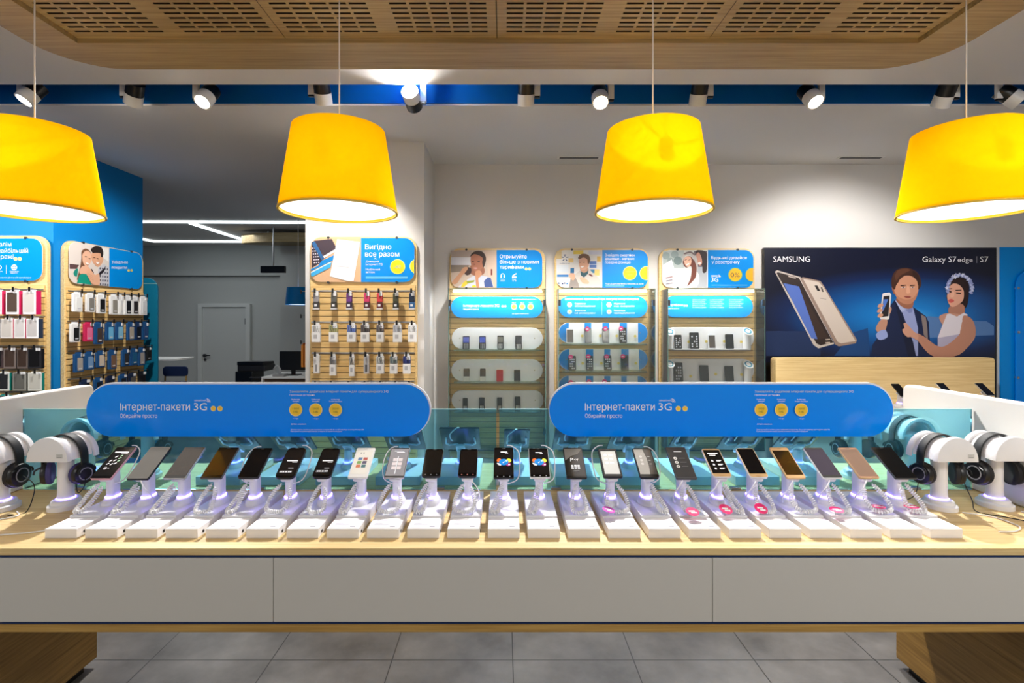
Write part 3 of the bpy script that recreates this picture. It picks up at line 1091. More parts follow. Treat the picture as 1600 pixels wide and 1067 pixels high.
def stand(label, loc, rot=0, w=0.0505, depth=0.335, post_y=0.217, group='phone stands in the front row', cat='phone stand', head_z=0.166, variant=0, mirror=1, front=True):
    t = thing('phone_stand', label, cat, loc, (0, 0, rot), group)
    lo = 0.030
    hi = 0.0365
    key = ('stand', w, depth, post_y, head_z, front)
    if key not in PROTO:
        parts = []
        parts.append(MB(M_PLASTIC).box(-w, w, 0, 0.092, 0, lo).build('front_tray', t, bevel=0.0012))
        parts.append(MB(M_PLASTIC).box(-w, w, 0.092, depth, 0, hi).build('plinth', t, bevel=0.0015))
        mb = MB()
        paper_label(mb, w - 0.008, 0.008, 0.086, lo)
        parts.append(mb.build('price_label', t))
        sxy = (1.0, 1.6)
        mb = MB(M_PLASTIC)
        mb.lathe([(0.029, hi), (0.029, hi + 0.006), (0.027, hi + 0.012), (0.023, hi + 0.018), (0.019, hi + 0.022), (0.0145, hi + 0.023)], 28, *sxy, cy=post_y)
        parts.append(mb.build('foot', t, smooth=True))
        mb = MB(M_GLOW)
        mb.lathe([(0.0190, hi + 0.0232), (0.0200, hi + 0.0255), (0.0190, hi + 0.0275), (0.0135, hi + 0.0276)], 28, *sxy, cy=post_y)
        parts.append(mb.build('light_ring', t, smooth=True))
        mb = MB(M_PLASTIC)
        mb.prism([(x, post_y + y, hi + 0.0277) for x, y in rrect(-0.0135, 0.0135, -0.024, 0.024, 0.012, 8)], (0, 0, head_z - 0.022 - hi - 0.0277))
        parts.append(mb.build('post', t, smooth=True))
        mb = MB(M_PLASTIC)
        mb.M = Matrix.Translation((0, post_y, head_z - 0.012)) @ Matrix.Rotation(TILT, 4, 'X')
        mb.prism([(x, y, -0.006) for x, y in rrect(-0.02, 0.02, -0.052, 0.03, 0.008)], (0, 0, 0.012))
        parts.append(mb.build('cradle', t, bevel=0.002))
        mb = MB(M_DARKSTEEL).cyl((w + 0.0002, 0.03, 0.012), (w + 0.0016, 0.03, 0.012), 0.005, n=12)
        parts.append(mb.build('lock', t))
        PROTO[key] = parts
    else:
        for p in PROTO[key]:
            c = p.copy()
            COL.objects.link(c)
            c.parent = t
    if front:
        k2 = ('coil', variant, mirror)
        if k2 not in PROTO:
            PROTO[k2] = cord_mesh([(x * mirror, y, z) for x, y, z in COILS[variant % 4]]).build('coiled_cord', t, smooth=True)
        else:
            c = PROTO[k2].copy()
            COL.objects.link(c)
            c.parent = t
    cv = CORDS[variant // 4 % 4]
    if cv and front:
        k3 = ('cord', variant // 4, mirror)
        if k3 not in PROTO:
            PROTO[k3] = cord_mesh([(x * mirror, y, z) for x, y, z in cv], False, r=0.0016).build('charging_cord', t, smooth=True)
        else:
            c = PROTO[k3].copy()
            COL.objects.link(c)
            c.parent = t
    return t
PROTO = {}

def phone(name, label, loc, rotz, w, l, th, r, body, bez, ui, cat='smartphone', group=None, face=M_SCREEN, keys=None, ear=True, tilt=TILT, rim=None):
    """w, l, th in metres; bez = (side, top, bottom) margins of the display"""
    t = thing(name, label, cat, loc, (tilt, 0, rotz), group)
    hw, hl = w / 2, l / 2
    MB(rim or body).prism([(x, y, -th) for x, y in rrect(-hw, hw, -hl, hl, r)], (0, 0, th)).build('body', t, bevel=0.0016, segs=2)
    MB(face if face is not None else body).prism([(x, y, 0) for x, y in rrect(-hw + 0.0014, hw - 0.0014, -hl + 0.0014, hl - 0.0014, max(r - 0.0014, 0.001))], (0, 0, 0.0004)).build('front_glass', t)
    sx, st, sb = bez
    dx, dy0, dy1 = hw - sx, -hl + sb, hl - st
    scr = Print(lambda u, v: Vector((u / 1000, -v / 1000, 0.0005)), (0, 0, 1), 0.00008, 0.0001)
    ui(scr, dx * 1000, -dy1 * 1000, -dy0 * 1000)
    scr.mb.build('display', t)
    ex = MB()
    if ear:
        ex.use(ink(96, 96, 100)).box(-0.006, 0.006, hl - st * 0.55, hl - st * 0.55 + 0.0012, 0.0004, 0.0008)
        ex.build('earpiece', t)
    if keys:
        kb = MB(keys[1])
        if keys[0] == 'home':
            kb.prism([(x, y, 0.0004) for x, y in rrect(-0.0085, 0.0085, -hl + sb * 0.5 - 0.003, -hl + sb * 0.5 + 0.003, 0.0028)], (0, 0, 0.0008))
        else:
            for k in (-1, 0, 1):
                kb.prism([(x, y, 0.0004) for x, y in circle(k * w * 0.3, -hl + sb * 0.5, 0.0022, 10)], (0, 0, 0.0003))
        kb.build('home_button' if keys[0] == 'home' else 'touch_keys', t)
    return t

LIT = mat('lit_screen_white', (235, 236, 240), 0.2, emit=0.55, emit_color=(235, 236, 240))
LITGREY = mat('lit_screen_grey', (150, 152, 156), 0.2, emit=0.18, emit_color=(150, 152, 156))
def glow(r, g, b, e=0.5):
    e *= 0.5
    return mat('screen_%d_%d_%d' % (r, g, b), (r, g, b), 0.25, emit=e, emit_color=(r, g, b))
def rect(s, x0, x1, y0, y1, c, r=0):
    s.shape(rrect(x0, x1, y0, y1, r, 4) if r else [(x0, y0), (x1, y0), (x1, y1), (x0, y1)], c)
def bars(s, x0, x1, y, n, h, gap, c, seed=1):
    rr = random.Random(seed)
    for k in range(n):
        rect(s, x0, x0 + (x1 - x0) * (0.6 + 0.4 * rr.random()), y + k * (h + gap), y + k * (h + gap) + h, c)

def ui_off(c=(16, 15, 17)):
    def f(s, dx, t, b):
        rect(s, -dx, dx, t, b, mat('off_screen_%d_%d_%d' % c, c, 0.08, spec=0.22))
    return f
def ui_icons(s, dx, t, b):
    rect(s, -dx, dx, t, b, mat('off_screen_24', (26, 24, 26), 0.1))
    W = glow(240, 236, 240, 0.6)
    rect(s, -dx * 0.8, dx * 0.75, t + 12, t + 18, W)
    rect(s, dx * 0.0, dx * 0.75, t + 19, t + 21, W)
    for (x, y, g) in ((-6, -26, 0), (9, -30, 1), (10, -19, 1), (-15, -6, 0), (-1, -8, 0), (14, -6, 1), (-16, 8, 0), (-2, 10, 0), (9, 6, 0)):
        s.shape([(x - 4.5, y + 3), (x + 1, y - 4), (x + 4.5, y - 2), (x - 1, y + 4)], glow(190, 226, 190, 0.4) if g else W, True)
    s.shape(circle(-12, 29, 5.5, 18), W)
    s.shape(circle(-12, 29, 4.2, 18), ink(26, 24, 26))
    rect(s, -13.5, -10.5, 26.5, 31.5, W)
    rect(s, -4, 2, 28, 30, W)
def ui_greet(s, dx, t, b):
    rect(s, -dx, dx, t, b, mat('off_screen_24', (26, 24, 26), 0.1))
    W = glow(236, 236, 240, 0.6)
    rect(s, -dx * 0.55, dx * 0.75, -8, -4.5, W)
    rect(s, dx * 0.15, dx * 0.75, -0.5, 1.2, W)
    rect(s, dx * 0.0, dx * 0.6, 27, 28.2, W)
    rect(s, -dx * 0.85, dx * 0.6, b - 21, b - 12, glow(120, 120, 124, 0.25), 2)
    for k, x in enumerate((-22, -14, -4, 6, 12)):
        rect(s, x * dx / 31, (x + 5) * dx / 31, b - 18.5, b - 14.5, W)
def ui_tiles(s, dx, t, b):
    rect(s, -dx, dx, t, b, glow(214, 210, 200, 0.35))
    rect(s, -14, -10, t + 10, t + 16, ink(130, 130, 130))
    rect(s, -4, 0, t + 10, t + 16, ink(130, 130, 130))
    cs = [(70, 110, 160), (170, 70, 60), (120, 160, 80), (72, 66, 96), (190, 104, 62), (54, 106, 112)]
    for i, c in enumerate(cs):
        x = -17 + (i % 2) * 19
        y = -22 + (i // 2) * 17
        rect(s, x, x + 15, y, y + 13, glow(*c, 0.25))
def ui_silver(s, dx, t, b):
    rect(s, -dx, dx, t, b, mat('mirror_grey', (120, 120, 126), 0.12, 0.4))
    W = glow(236, 236, 240, 0.5)
    rect(s, -dx * 0.6, dx * 0.5, t + 10, t + 12.5, W)
    rect(s, -dx * 0.3, dx * 0.6, t + 16, t + 18, W)
    for i in range(6):
        x = -17 + (i % 2) * 19
        y = -18 + (i // 2) * 19
        rect(s, x, x + 15, y, y + 14, glow(214, 204, 206, 0.3))
    rect(s, -1.5, 0.8, -26, b - 8, W)
def ui_blob(s, dx, t, b):
    rect(s, -dx, dx, t, b, mat('off_screen_24', (26, 24, 26), 0.1))
    W = glow(240, 240, 244, 0.7)
    rect(s, -11, 13, t + 11, t + 15, W)
    rect(s, 5, 16, t + 17.5, t + 19.5, W)
    s.shape(circle(-16, -8, 9, 20), glow(236, 110, 40))
    s.shape(circle(18, -7, 9.5, 20), glow(214, 216, 60))
    s.shape(circle(16, 10, 9, 20), glow(150, 30, 110))
    s.shape([(-24, 4), (-18, 5), (-8, 12), (-12, 16), (-20, 12)], W, True)
    s.shape(circle(0, 0, 17, 24, 15), glow(20, 130, 210))
    s.shape(circle(10, -6, 4, 14), glow(180, 224, 250))
    s.shape([(-4, 3), (3, -3), (4, -1), (-2, 5)], W)
    rect(s, 16, 23, 10, 14, W)
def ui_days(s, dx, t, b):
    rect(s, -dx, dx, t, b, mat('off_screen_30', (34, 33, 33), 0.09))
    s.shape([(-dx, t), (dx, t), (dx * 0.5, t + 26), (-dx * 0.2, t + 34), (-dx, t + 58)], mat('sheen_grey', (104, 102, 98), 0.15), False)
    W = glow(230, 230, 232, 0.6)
    s.line((-12, -20), (-14, -4), 1.6, W)
    s.line((-12, -20), (-3, -16), 1.6, W)
    s.line((-3, -16), (-10, -10), 1.6, W)
    s.line((0, -14), (4, -8), 1.4, W)
    s.line((6, -15), (10, -9), 1.4, W)
    s.line((14, -16), (9, -4), 1.4, W)
    for i in range(6):
        x = -14 + (i % 3) * 11
        y = 14 + (i // 3) * 10
        rect(s, x, x + 8, y, y + 7, W)
    rect(s, -8, 12, 40, 43, ink(120, 120, 124))
def ui_list_white(s, dx, t, b):
    rect(s, -dx, dx, t, b, glow(196, 196, 192, 0.4))
    for k in range(3):
        s.shape(circle(-12, t + 18 + k * 19, 6, 16), glow(240, 240, 240, 0.5))
        rect(s, -1, 14, t + 16 + k * 19, t + 20 + k * 19, glow(236, 236, 236, 0.5))
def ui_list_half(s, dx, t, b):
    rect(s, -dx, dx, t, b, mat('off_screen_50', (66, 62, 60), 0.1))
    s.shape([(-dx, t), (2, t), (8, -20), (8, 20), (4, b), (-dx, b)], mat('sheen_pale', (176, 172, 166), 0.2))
    for k in range(3):
        s.shape(circle(-12, -26 + k * 17, 5.5, 16), ink(206, 204, 200))
        rect(s, 12, 20, -26 + k * 17, -24 + k * 17, ink(190, 188, 184))
def ui_list_grey(s, dx, t, b):
    rect(s, -dx, dx, t, b, mat('off_screen_60', (62, 61, 62), 0.25))
    rect(s, -12, 16, t + 18, t + 22, ink(214, 214, 214))
    for k in range(3):
        s.shape(circle(-15, -18 + k * 19, 6.5, 18), ink(226, 224, 220))
        s.shape(circle(-15, -18 + k * 19, 3.4, 14), ink(120, 120, 118))
        rect(s, -2, 20, -19 + k * 19, -17.5 + k * 19, ink(130, 130, 130))
def ui_menu(s, dx, t, b):
    rect(s, -dx, dx, t, b, mat('off_screen_20', (20, 20, 22), 0.1))
    W = glow(230, 230, 232, 0.6)
    rect(s, -18, 18, t + 14, t + 20, W)
    rect(s, -14, 8, t + 24, t + 27, W)
    for k in range(3):
        rect(s, -16, -9, -10 + k * 18, -2 + k * 18, W, 2)
        rect(s, 2, 20, -9 + k * 18, -6.5 + k * 18, W)
        rect(s, 2, 16, -5 + k * 18, -3 + k * 18, W)
def ui_brown_reflection(s, dx, t, b):
    rect(s, -dx, dx, t, b, mat('off_screen_brown_reflection', (40, 30, 20), 0.06, spec=0.3))  # brown reflection put into the colour of the unlit display

K = ink(16, 16, 18, 0.3)
GOLD = mat('gold_phone_body', (226, 190, 140), 0.3, 0.5)
WHITEB = mat('white_phone_body', (236, 234, 232), 0.25)
SILV = mat('silver_phone_body', (196, 196, 200), 0.25, 0.6)
PINKB = mat('rose_phone_body', (232, 176, 186), 0.3, 0.3)
GREYB = mat('grey_phone_body', (70, 70, 74), 0.3)
GREYF = mat('grey_front', (112, 110, 106), 0.12)
BROWNF = mat('bronze_front', (168, 128, 100), 0.2, 0.4)
HTC = (0.0655, 0.128, 0.010, 0.010)
# desc, (w, l, th, r), body, bezel, ui, front, keys, cord variant, rim
PH = [
    ('rose-edged black phone showing rows of small white icons', (0.072, 0.148, 0.009, 0.004), PINKB, (0.004, 0.012, 0.012), ui_icons, M_SCREEN, None, 0, None),
    ('black phone with a blank pale grey curved front', (0.076, 0.150, 0.009, 0.005), K, (0.003, 0.004, 0.004), ui_off((104, 102, 98)), GREYF, None, 9, None),
    ('black phone with a greyish sheen and silver edge', (0.076, 0.146, 0.009, 0.003), SILV, (0.003, 0.010, 0.012), ui_brown_reflection, M_SCREEN, None, 13, None),
    ('black phone with a brown reflection on its front', (0.074, 0.144, 0.008, 0.003), GREYB, (0.003, 0.010, 0.012), ui_brown_reflection, M_SCREEN, None, 14, None),
    ('plain black phone with an unlit display', (0.072, 0.138, 0.009, 0.006), K, (0.004, 0.012, 0.014), ui_off(), M_SCREEN, None, 5, None),
    ('black round-cornered phone showing a white greeting line', (0.068, 0.142, 0.010, 0.016), K, (0.004, 0.010, 0.010), ui_greet, M_SCREEN, None, 3, None),
    ('smaller black round-cornered phone showing the same greeting line', (0.066, 0.136, 0.010, 0.014), K, (0.004, 0.010, 0.010), ui_greet, M_SCREEN, None, 14, None),
    ('white phone showing six coloured tiles', (0.068, 0.140, 0.009, 0.005), WHITEB, (0.0055, 0.014, 0.016), ui_tiles, WHITEB, None, 13, None),
    ('silver mirror-like phone showing pale tiles', (0.070, 0.140, 0.008, 0.003), SILV, (0.003, 0.006, 0.008), ui_silver, M_SCREEN, None, 7, None),
    ('small black phone with three grey touch keys', (*HTC[:3], 0.008), K, (0.004, 0.009, 0.015), ui_off((30, 27, 25)), M_SCREEN, ('touch', ink(120, 120, 124)), 12, None),
    ('small black phone with three reddish touch keys', (*HTC[:3], 0.008), K, (0.004, 0.009, 0.015), ui_off((33, 27, 25)), M_SCREEN, ('touch', ink(190, 110, 96)), 11, None),
    ('black phone showing a coloured blob of circles', (0.071, 0.142, 0.009, 0.005), K, (0.004, 0.010, 0.012), ui_blob, M_SCREEN, ('touch', ink(150, 150, 154)), 1, None),
    ('white-edged black phone showing a coloured blob of circles', (0.071, 0.136, 0.010, 0.005), WHITEB, (0.004, 0.010, 0.012), ui_blob, M_SCREEN, ('touch', ink(150, 150, 154)), 1, None),
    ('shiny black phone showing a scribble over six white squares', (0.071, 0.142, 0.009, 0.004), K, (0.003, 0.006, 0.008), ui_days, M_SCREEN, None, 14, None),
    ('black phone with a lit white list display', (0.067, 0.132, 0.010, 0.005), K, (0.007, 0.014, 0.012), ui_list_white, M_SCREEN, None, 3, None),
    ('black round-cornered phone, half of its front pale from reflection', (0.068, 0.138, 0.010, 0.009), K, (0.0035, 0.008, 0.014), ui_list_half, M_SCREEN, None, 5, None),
    ('dark grey phone showing three round icons', (0.072, 0.146, 0.009, 0.003), GREYB, (0.002, 0.003, 0.006), ui_list_grey, GREYB, None, 10, None),
    ('gold-framed phone showing a lit black menu', (0.066, 0.132, 0.009, 0.010), GOLD, (0.0035, 0.008, 0.015), ui_menu, GOLD, ('home', GOLD), 9, WHITEB),
    ('white-rimmed gold phone with a black unlit display', (0.066, 0.136, 0.009, 0.010), GOLD, (0.0035, 0.005, 0.016), ui_off(), GOLD, ('home', GOLD), 10, WHITEB),
    ('gold phone with an amber reflection on its display', (0.068, 0.144, 0.008, 0.007), GOLD, (0.004, 0.016, 0.014), ui_brown_reflection, GOLD, None, 11, None),
    ('white-rimmed phone with a dark violet-grey display', (0.070, 0.142, 0.008, 0.006), WHITEB, (0.003, 0.008, 0.012), ui_off((40, 28, 52)), M_SCREEN, None, 10, None),
    ('bronze phone with a plain glossy front', (0.070, 0.142, 0.008, 0.005), GOLD, (0.004, 0.010, 0.008), ui_off((128, 98, 78)), BROWNF, None, 11, None),
    ('large black phone at the right end of the row', (0.076, 0.146, 0.008, 0.004), GREYB, (0.003, 0.010, 0.012), ui_off((14, 14, 15)), M_SCREEN, None, 14, None),
]
PITCH = 2.786 / 22
for i, (desc, dim, body, bez, ui, face, keys, var, rim) in enumerate(PH):
    x = -1.393 + PITCH * i
    o = 'last' if i == 22 else ORD[i]
    stand('white phone stand, %s from the left in the front row of phones' % o if i < 22 else 'white phone stand, rightmost in the front row of phones',
          (x, SY, TOP + 0.0006), variant=var, mirror=1 if i < 14 else -1)
    w, l, th, r = dim
    phone('smartphone', desc + ', %s on the front stands' % o if len(desc.split()) < 11 else desc,
          (x, SY + 0.22, TOP + 0.179), 0, w, l, th, r, body, bez, ui, face=face, keys=keys, rim=rim, group='phones on the front stands')

# pink round tags hovering over some stands
def pink_tag(i, ux, tx, ty, color=M_PINK):
    x = -1.393 + PITCH * i
    px, py = ux
    z = TOP + 0.0365 + 0.020
    y = (EYE - z) * FPX / (py - CY)
    xx = (px - CX) * y / FPX
    t = thing('price_wobbler', 'round pink tag hovering over the %s front phone stand from the left' % ORD[i] if color is M_PINK else 'round violet tag hovering over the %s front phone stand from the left' % ORD[i], 'tag', (xx, y, TOP + 0.0377), group='round tags over the stands')
    mb = MB(color)
    mb.M = Matrix.Translation((0, 0, 0.020)) @ Matrix.Rotation(tx, 4, 'X') @ Matrix.Rotation(ty, 4, 'Y')
    mb.prism([(a, b, 0) for a, b in circle(0, 0, 0.0215, 28)], (0, 0, 0.0008))
    mb.use(M_TXT).box(-0.012, 0.008, -0.001, 0.005, 0.0009, 0.0012).box(-0.006, 0.013, -0.009, -0.003, 0.0009, 0.0012)
    mb.build('disc', t)
    mb = MB(mat('clear_film', (214, 214, 220), 0.3))
    mb.box(-0.002, 0.002, 0.004, 0.005, 0, 0.02)
    mb.build('stem', t)
for i, p, a, b in ((14, (951, 797), 0.12, 0.18), (16, (1082, 800), 0.30, 0), (17, (1134, 796), 0.45, 0.1), (18, (1189, 795), 0.55, 0.08),
                   (20, (1307, 797), 0.12, 0), (21, (1372, 792), -0.05, 0), (22, (1424, 792), -0.05, 0)):
    pink_tag(i, p, a, b, M_PINK if i != 14 else ink(196, 60, 180))

# ------------------------------------------------------------------ the row on the far side of the glass
BY = 2.435
for k in range(-5, 6):
    x = 0.058 + 0.249 * k
    i = k + 5
    stand('wide white tablet stand behind the glass, %s of that far row from the left' % ORD[i], (x, BY, TOP + 0.0006), PI, 0.092, 0.31, 0.165, 'tablet stands behind the glass', 'tablet stand', 0.134, front=False)
    big = k not in (0, 3)
    w, l = (0.172, 0.20) if big else (0.112, 0.17)
    t = phone('tablet', '%s dark tablet leaning away behind the glass, %s of that far row' % ('large' if big else 'small', ORD[i]), (x, BY - 0.165, TOP + 0.165), PI, w, l, 0.008, 0.008,
          ink(24, 28, 44, 0.3), (0.008, 0.012, 0.012), ui_off((20, 20, 24)), cat='tablet', group='tablets behind the glass', tilt=math.radians(40))
    hb = MB(M_PLASTIC)
    for sx in (-1, 1):
        hb.tube([(sx * 0.012, -0.035, -0.012), (sx * w * 0.3, -0.04, -0.014), (sx * w * 0.38, -0.03, -0.012), (sx * w * 0.36, 0.02, -0.0105)], 0.004, 8)
    if 'brace' not in PROTO or PROTO['brace'][0] != w:
        PROTO['brace'] = (w, hb.build('grip_arms', t, smooth=True))
    else:
        c = PROTO['brace'][1].copy()
        COL.objects.link(c)
        c.parent = t
    cm = MB(M_BLACK).cyl((-w * 0.38, l * 0.4, -0.0085), (-w * 0.38, l * 0.4, -0.0095), 0.005, n=12)
    cm.build('camera_lens', t)
    cm = cord_mesh([(0.0, l / 2, -0.004), (0.012, l / 2 + 0.008, -0.012), (0.04, l / 2 - 0.03, -0.02), (0.040, l / 2 - 0.08, -0.019), (0.034, 0.0, -0.014)], False, r=0.0022)
    cm.build('white_cord', t, smooth=True)

# ------------------------------------------------------------------ headphone stands and headphones
def half(rx, rz, z0, n=20):
    return [(rx * math.cos(PI * i / n), z0 + rz * math.sin(PI * i / n)) for i in range(n + 1)]

def headphone_stand(label, loc, rot, first=[None]):
    if first[0] is not None:
        return copy_tree(first[0], loc, (0, 0, rot), label)
    t = thing('headphone_stand', label, 'headphone stand', loc, (0, 0, rot), 'white headphone stands')
    first[0] = t
    mb = MB(M_PLASTIC)
    mb.lathe([(0.050, 0), (0.050, 0.015), (0.046, 0.019), (0.041, 0.020), (0.041, 0.028), (0.037, 0.033), (0.028, 0.034)], 36, 1.0, 1.2)
    mb.build('base', t, smooth=True)
    MB(M_GLOW).lathe([(0.0285, 0.0342), (0.030, 0.036), (0.0285, 0.038), (0.025, 0.0382)], 32, 1.0, 1.0).build('light_ring', t, smooth=True)
    MB(M_PLASTIC).lathe([(0.0262, 0.0384), (0.0250, 0.06), (0.0250, 0.190)], 32).build('post', t, smooth=True)
    z0 = 0.186
    mb = MB(M_PLASTIC)
    mb.prism([(x, -0.080, z) for x, z in half(0.073, 0.086, z0)], (0, 0.022, 0))
    mb.build('front_face', t, bevel=0.002, smooth=True)
    mb = MB(M_PLASTIC)
    mb.arch([(x, -0.058, z) for x, z in half(0.064, 0.074, z0)], [(x, -0.058, z) for x, z in half(0.054, 0.064, z0)], (0, 0.098, 0))
    mb.box(-0.055, 0.055, -0.058, 0.03, z0, z0 + 0.006)
    mb.build('saddle', t, smooth=True)
    mb = MB(M_PLASTIC)
    mb.arch([(x, 0.040, z) for x, z in half(0.076, 0.090, z0 - 0.008)], [(x, 0.040, z) for x, z in half(0.066, 0.078, z0 - 0.008)], (0, 0.020, 0))
    mb.build('rear_arch', t, bevel=0.0015, smooth=True)
    mb = MB(ink(206, 206, 204)).box(0.034, 0.056, -0.0808, -0.0800, z0 + 0.014, z0 + 0.028)
    mb.use(ink(150, 150, 150)).box(0.037, 0.053, -0.0811, -0.0808, z0 + 0.017, z0 + 0.0185).box(0.037, 0.049, -0.0811, -0.0808, z0 + 0.022, z0 + 0.0235)
    mb.build('sticker', t)
    return t

def headphones(label, loc, rot, big=False, twist=(0.0, 0.0), padcol=(26, 26, 30)):
    t = thing('headphones', label, 'headphones', (loc[0], loc[1], loc[2] + 0.10), (0, 0, rot), 'headphones on the white stands')
    zb = 0.188 - 0.10
    mb = MB(M_RUBBER)
    pts = half(0.0745, 0.084, zb, 24)
    ins = half(0.0685, 0.077, zb, 24)
    lo = [(0.075, zb - 0.04)] + pts + [(-0.075, zb - 0.04)]
    li = [(0.070, zb - 0.04)] + ins + [(-0.070, zb - 0.04)]
    mb.arch([(x, -0.016, z) for x, z in lo], [(x, -0.016, z) for x, z in li], (0, 0.032, 0))
    mb.build('headband', t, bevel=0.0015, smooth=True)
    rc = 0.046 if big else 0.041
    for s, tw in ((-1, twist[0]), (1, twist[1])):
        R = Matrix.Translation((s * 0.066, 0, zb - 0.062)) @ Matrix.Rotation(tw, 4, 'Z') @ Matrix.Rotation(s * PI / 2, 4, 'Y')
        mb = MB(M_BLACK)
        mb.M = R
        mb.lathe([(rc * 0.6, 0.016), (rc * 0.86, 0.013), (rc * 0.95, 0.006), (rc * 0.95, -0.002)][::-1], 28)
        cup = mb.build('ear_cup', t, smooth=True)
        mb = MB(ink(150, 150, 156, 0.3))
        mb.M = R
        mb.ring([(x, y, 0.0155) for x, y in circle(0, 0, rc * 0.56, 24)], [(x, y, 0.0155) for x, y in circle(0, 0, rc * 0.48, 24)], (0, 0, 0.0015))
        mb.build('trim_ring', cup)
        mb = MB(ink(*padcol, 0.7))
        mb.M = R
        mb.lathe([(rc * 0.55, -0.0025), (rc * 0.95, -0.003), (rc, -0.009), (rc * 0.97, -0.016), (rc * 0.8, -0.019), (rc * 0.55, -0.016)], 28)
        mb.build('ear_pad', cup, smooth=True)
        mb = MB(M_BLACK)
        for q in (-1, 1):
            mb.tube(curve3([(s * 0.0735, q * 0.006, zb - 0.036), (s * 0.080, q * rc * 0.8, zb - 0.044), (s * 0.082, q * rc * 0.9, zb - 0.058)]), 0.0034, 6)
        mb.build('yoke', t, smooth=True)
    return t

def wire(name, label, pts, m, r=0.0018, cat='cable', group=None):
    return tag(MB(m).tube(curve3(pts, 10), r, 7).build(name, smooth=True), label, cat, group)

for k, (x, y, rot, lab, hl, big, tw) in enumerate((
        (-1.607, 1.88, 0, 'white headphone stand on the near left of the table beside the first phone', 'black headphones hanging on the near left stand beside the first phone', False, (0.5, -0.35)),
        (-1.826, 1.86, 0, 'white headphone stand cut off by the left picture edge', 'black headphones on the stand cut off by the left picture edge', True, (0.2, 0.0)),
        (1.598, 1.88, 0, 'white headphone stand on the near right of the table beside the last phone', 'black headphones hanging on the near right stand beside the last phone', False, (0.3, -0.4)),
        (1.812, 1.89, 0, 'rightmost white headphone stand in front of the glass beside the end board', 'large padded black headphones on the rightmost near stand', True, (0.15, -0.1)),
        (-1.55, 2.23, PI, 'white headphone stand behind the glass under the left pill sign', 'dark headphones behind the glass under the left pill sign', False, (0, 0)),
        (-1.81, 2.23, PI, 'white headphone stand behind the glass at the left end board', 'dark headphones behind the glass at the left end board', False, (0, 0)),
        (1.53, 2.23, PI, 'white headphone stand behind the glass under the right pill sign', 'dark headphones behind the glass under the right pill sign', False, (0, 0)),
        (1.765, 2.23, PI, 'white headphone stand behind the glass at the right end board', 'dark headphones behind the glass at the right end board', False, (0, 0)))):
    headphone_stand(lab, (x, y, TOP + 0.0006), rot)
    headphones(hl, (x, y - 0.004 if rot == 0 else y + 0.004, TOP), rot, big, tw, (60, 56, 110) if k == 0 else (26, 26, 30))

Z = TOP + 0.003
wire('flat_cable', 'white cable lying on the oak before the left headphone stand', [(-1.50, 1.80, Z), (-1.45, 1.72, Z), (-1.50, 1.66, Z), (-1.60, 1.63, Z), (-1.65, 1.62, Z)], M_PLASTIC, 0.0022)
wire('flat_cable', 'white cable looped on the oak at the left picture edge', [(-1.74, 1.83, Z), (-1.70, 1.79, Z), (-1.74, 1.75, Z), (-1.82, 1.72, Z)], M_PLASTIC, 0.0022)
wire('flat_cable', 'white cable curling from the right headphone stand to the last phone stand', [(1.63, 1.82, Z), (1.70, 1.78, Z), (1.71, 1.70, Z), (1.66, 1.66, Z), (1.60, 1.655, Z)], M_PLASTIC, 0.0022)
wire('flat_cable', 'white cable hooked on the oak before the rightmost headphone stand', [(1.85, 1.83, Z), (1.86, 1.74, Z), (1.81, 1.66, Z), (1.76, 1.655, Z)], M_PLASTIC, 0.0022)
wire('headphone_cable', 'thin black cable running across the oak on the right', [(1.675, 1.88, 1.083), (1.70, 1.86, 1.0), (1.69, 1.83, Z), (1.74, 1.78, Z), (1.80, 1.72, Z), (1.845, 1.66, Z)], M_RUBBER, 0.0016)
wire('headphone_cable', 'thin black cable looping below the near left headphones', [(-1.535, 1.88, 1.086), (-1.515, 1.85, 1.05), (-1.53, 1.84, 1.03), (-1.555, 1.86, 1.07)], M_RUBBER, 0.0016)
wire('headphone_cable', 'thin black cable hanging from the left-edge headphones', [(-1.756, 1.86, 1.09), (-1.70, 1.85, 1.06), (-1.69, 1.84, 1.02), (-1.70, 1.82, Z), (-1.735, 1.79, Z)], M_RUBBER, 0.0016)
wire('headphone_cable', 'thin black cable looping below the near right headphones', [(1.524, 1.88, 1.082), (1.50, 1.86, 1.03), (1.47, 1.86, 1.0), (1.46, 1.95, Z), (1.50, 1.98, Z)], M_RUBBER, 0.0016)
# ================================================================== WALL DISPLAY BOARDS
SIGN_Z = 0.222                   # height taken by the sign at the top of a board

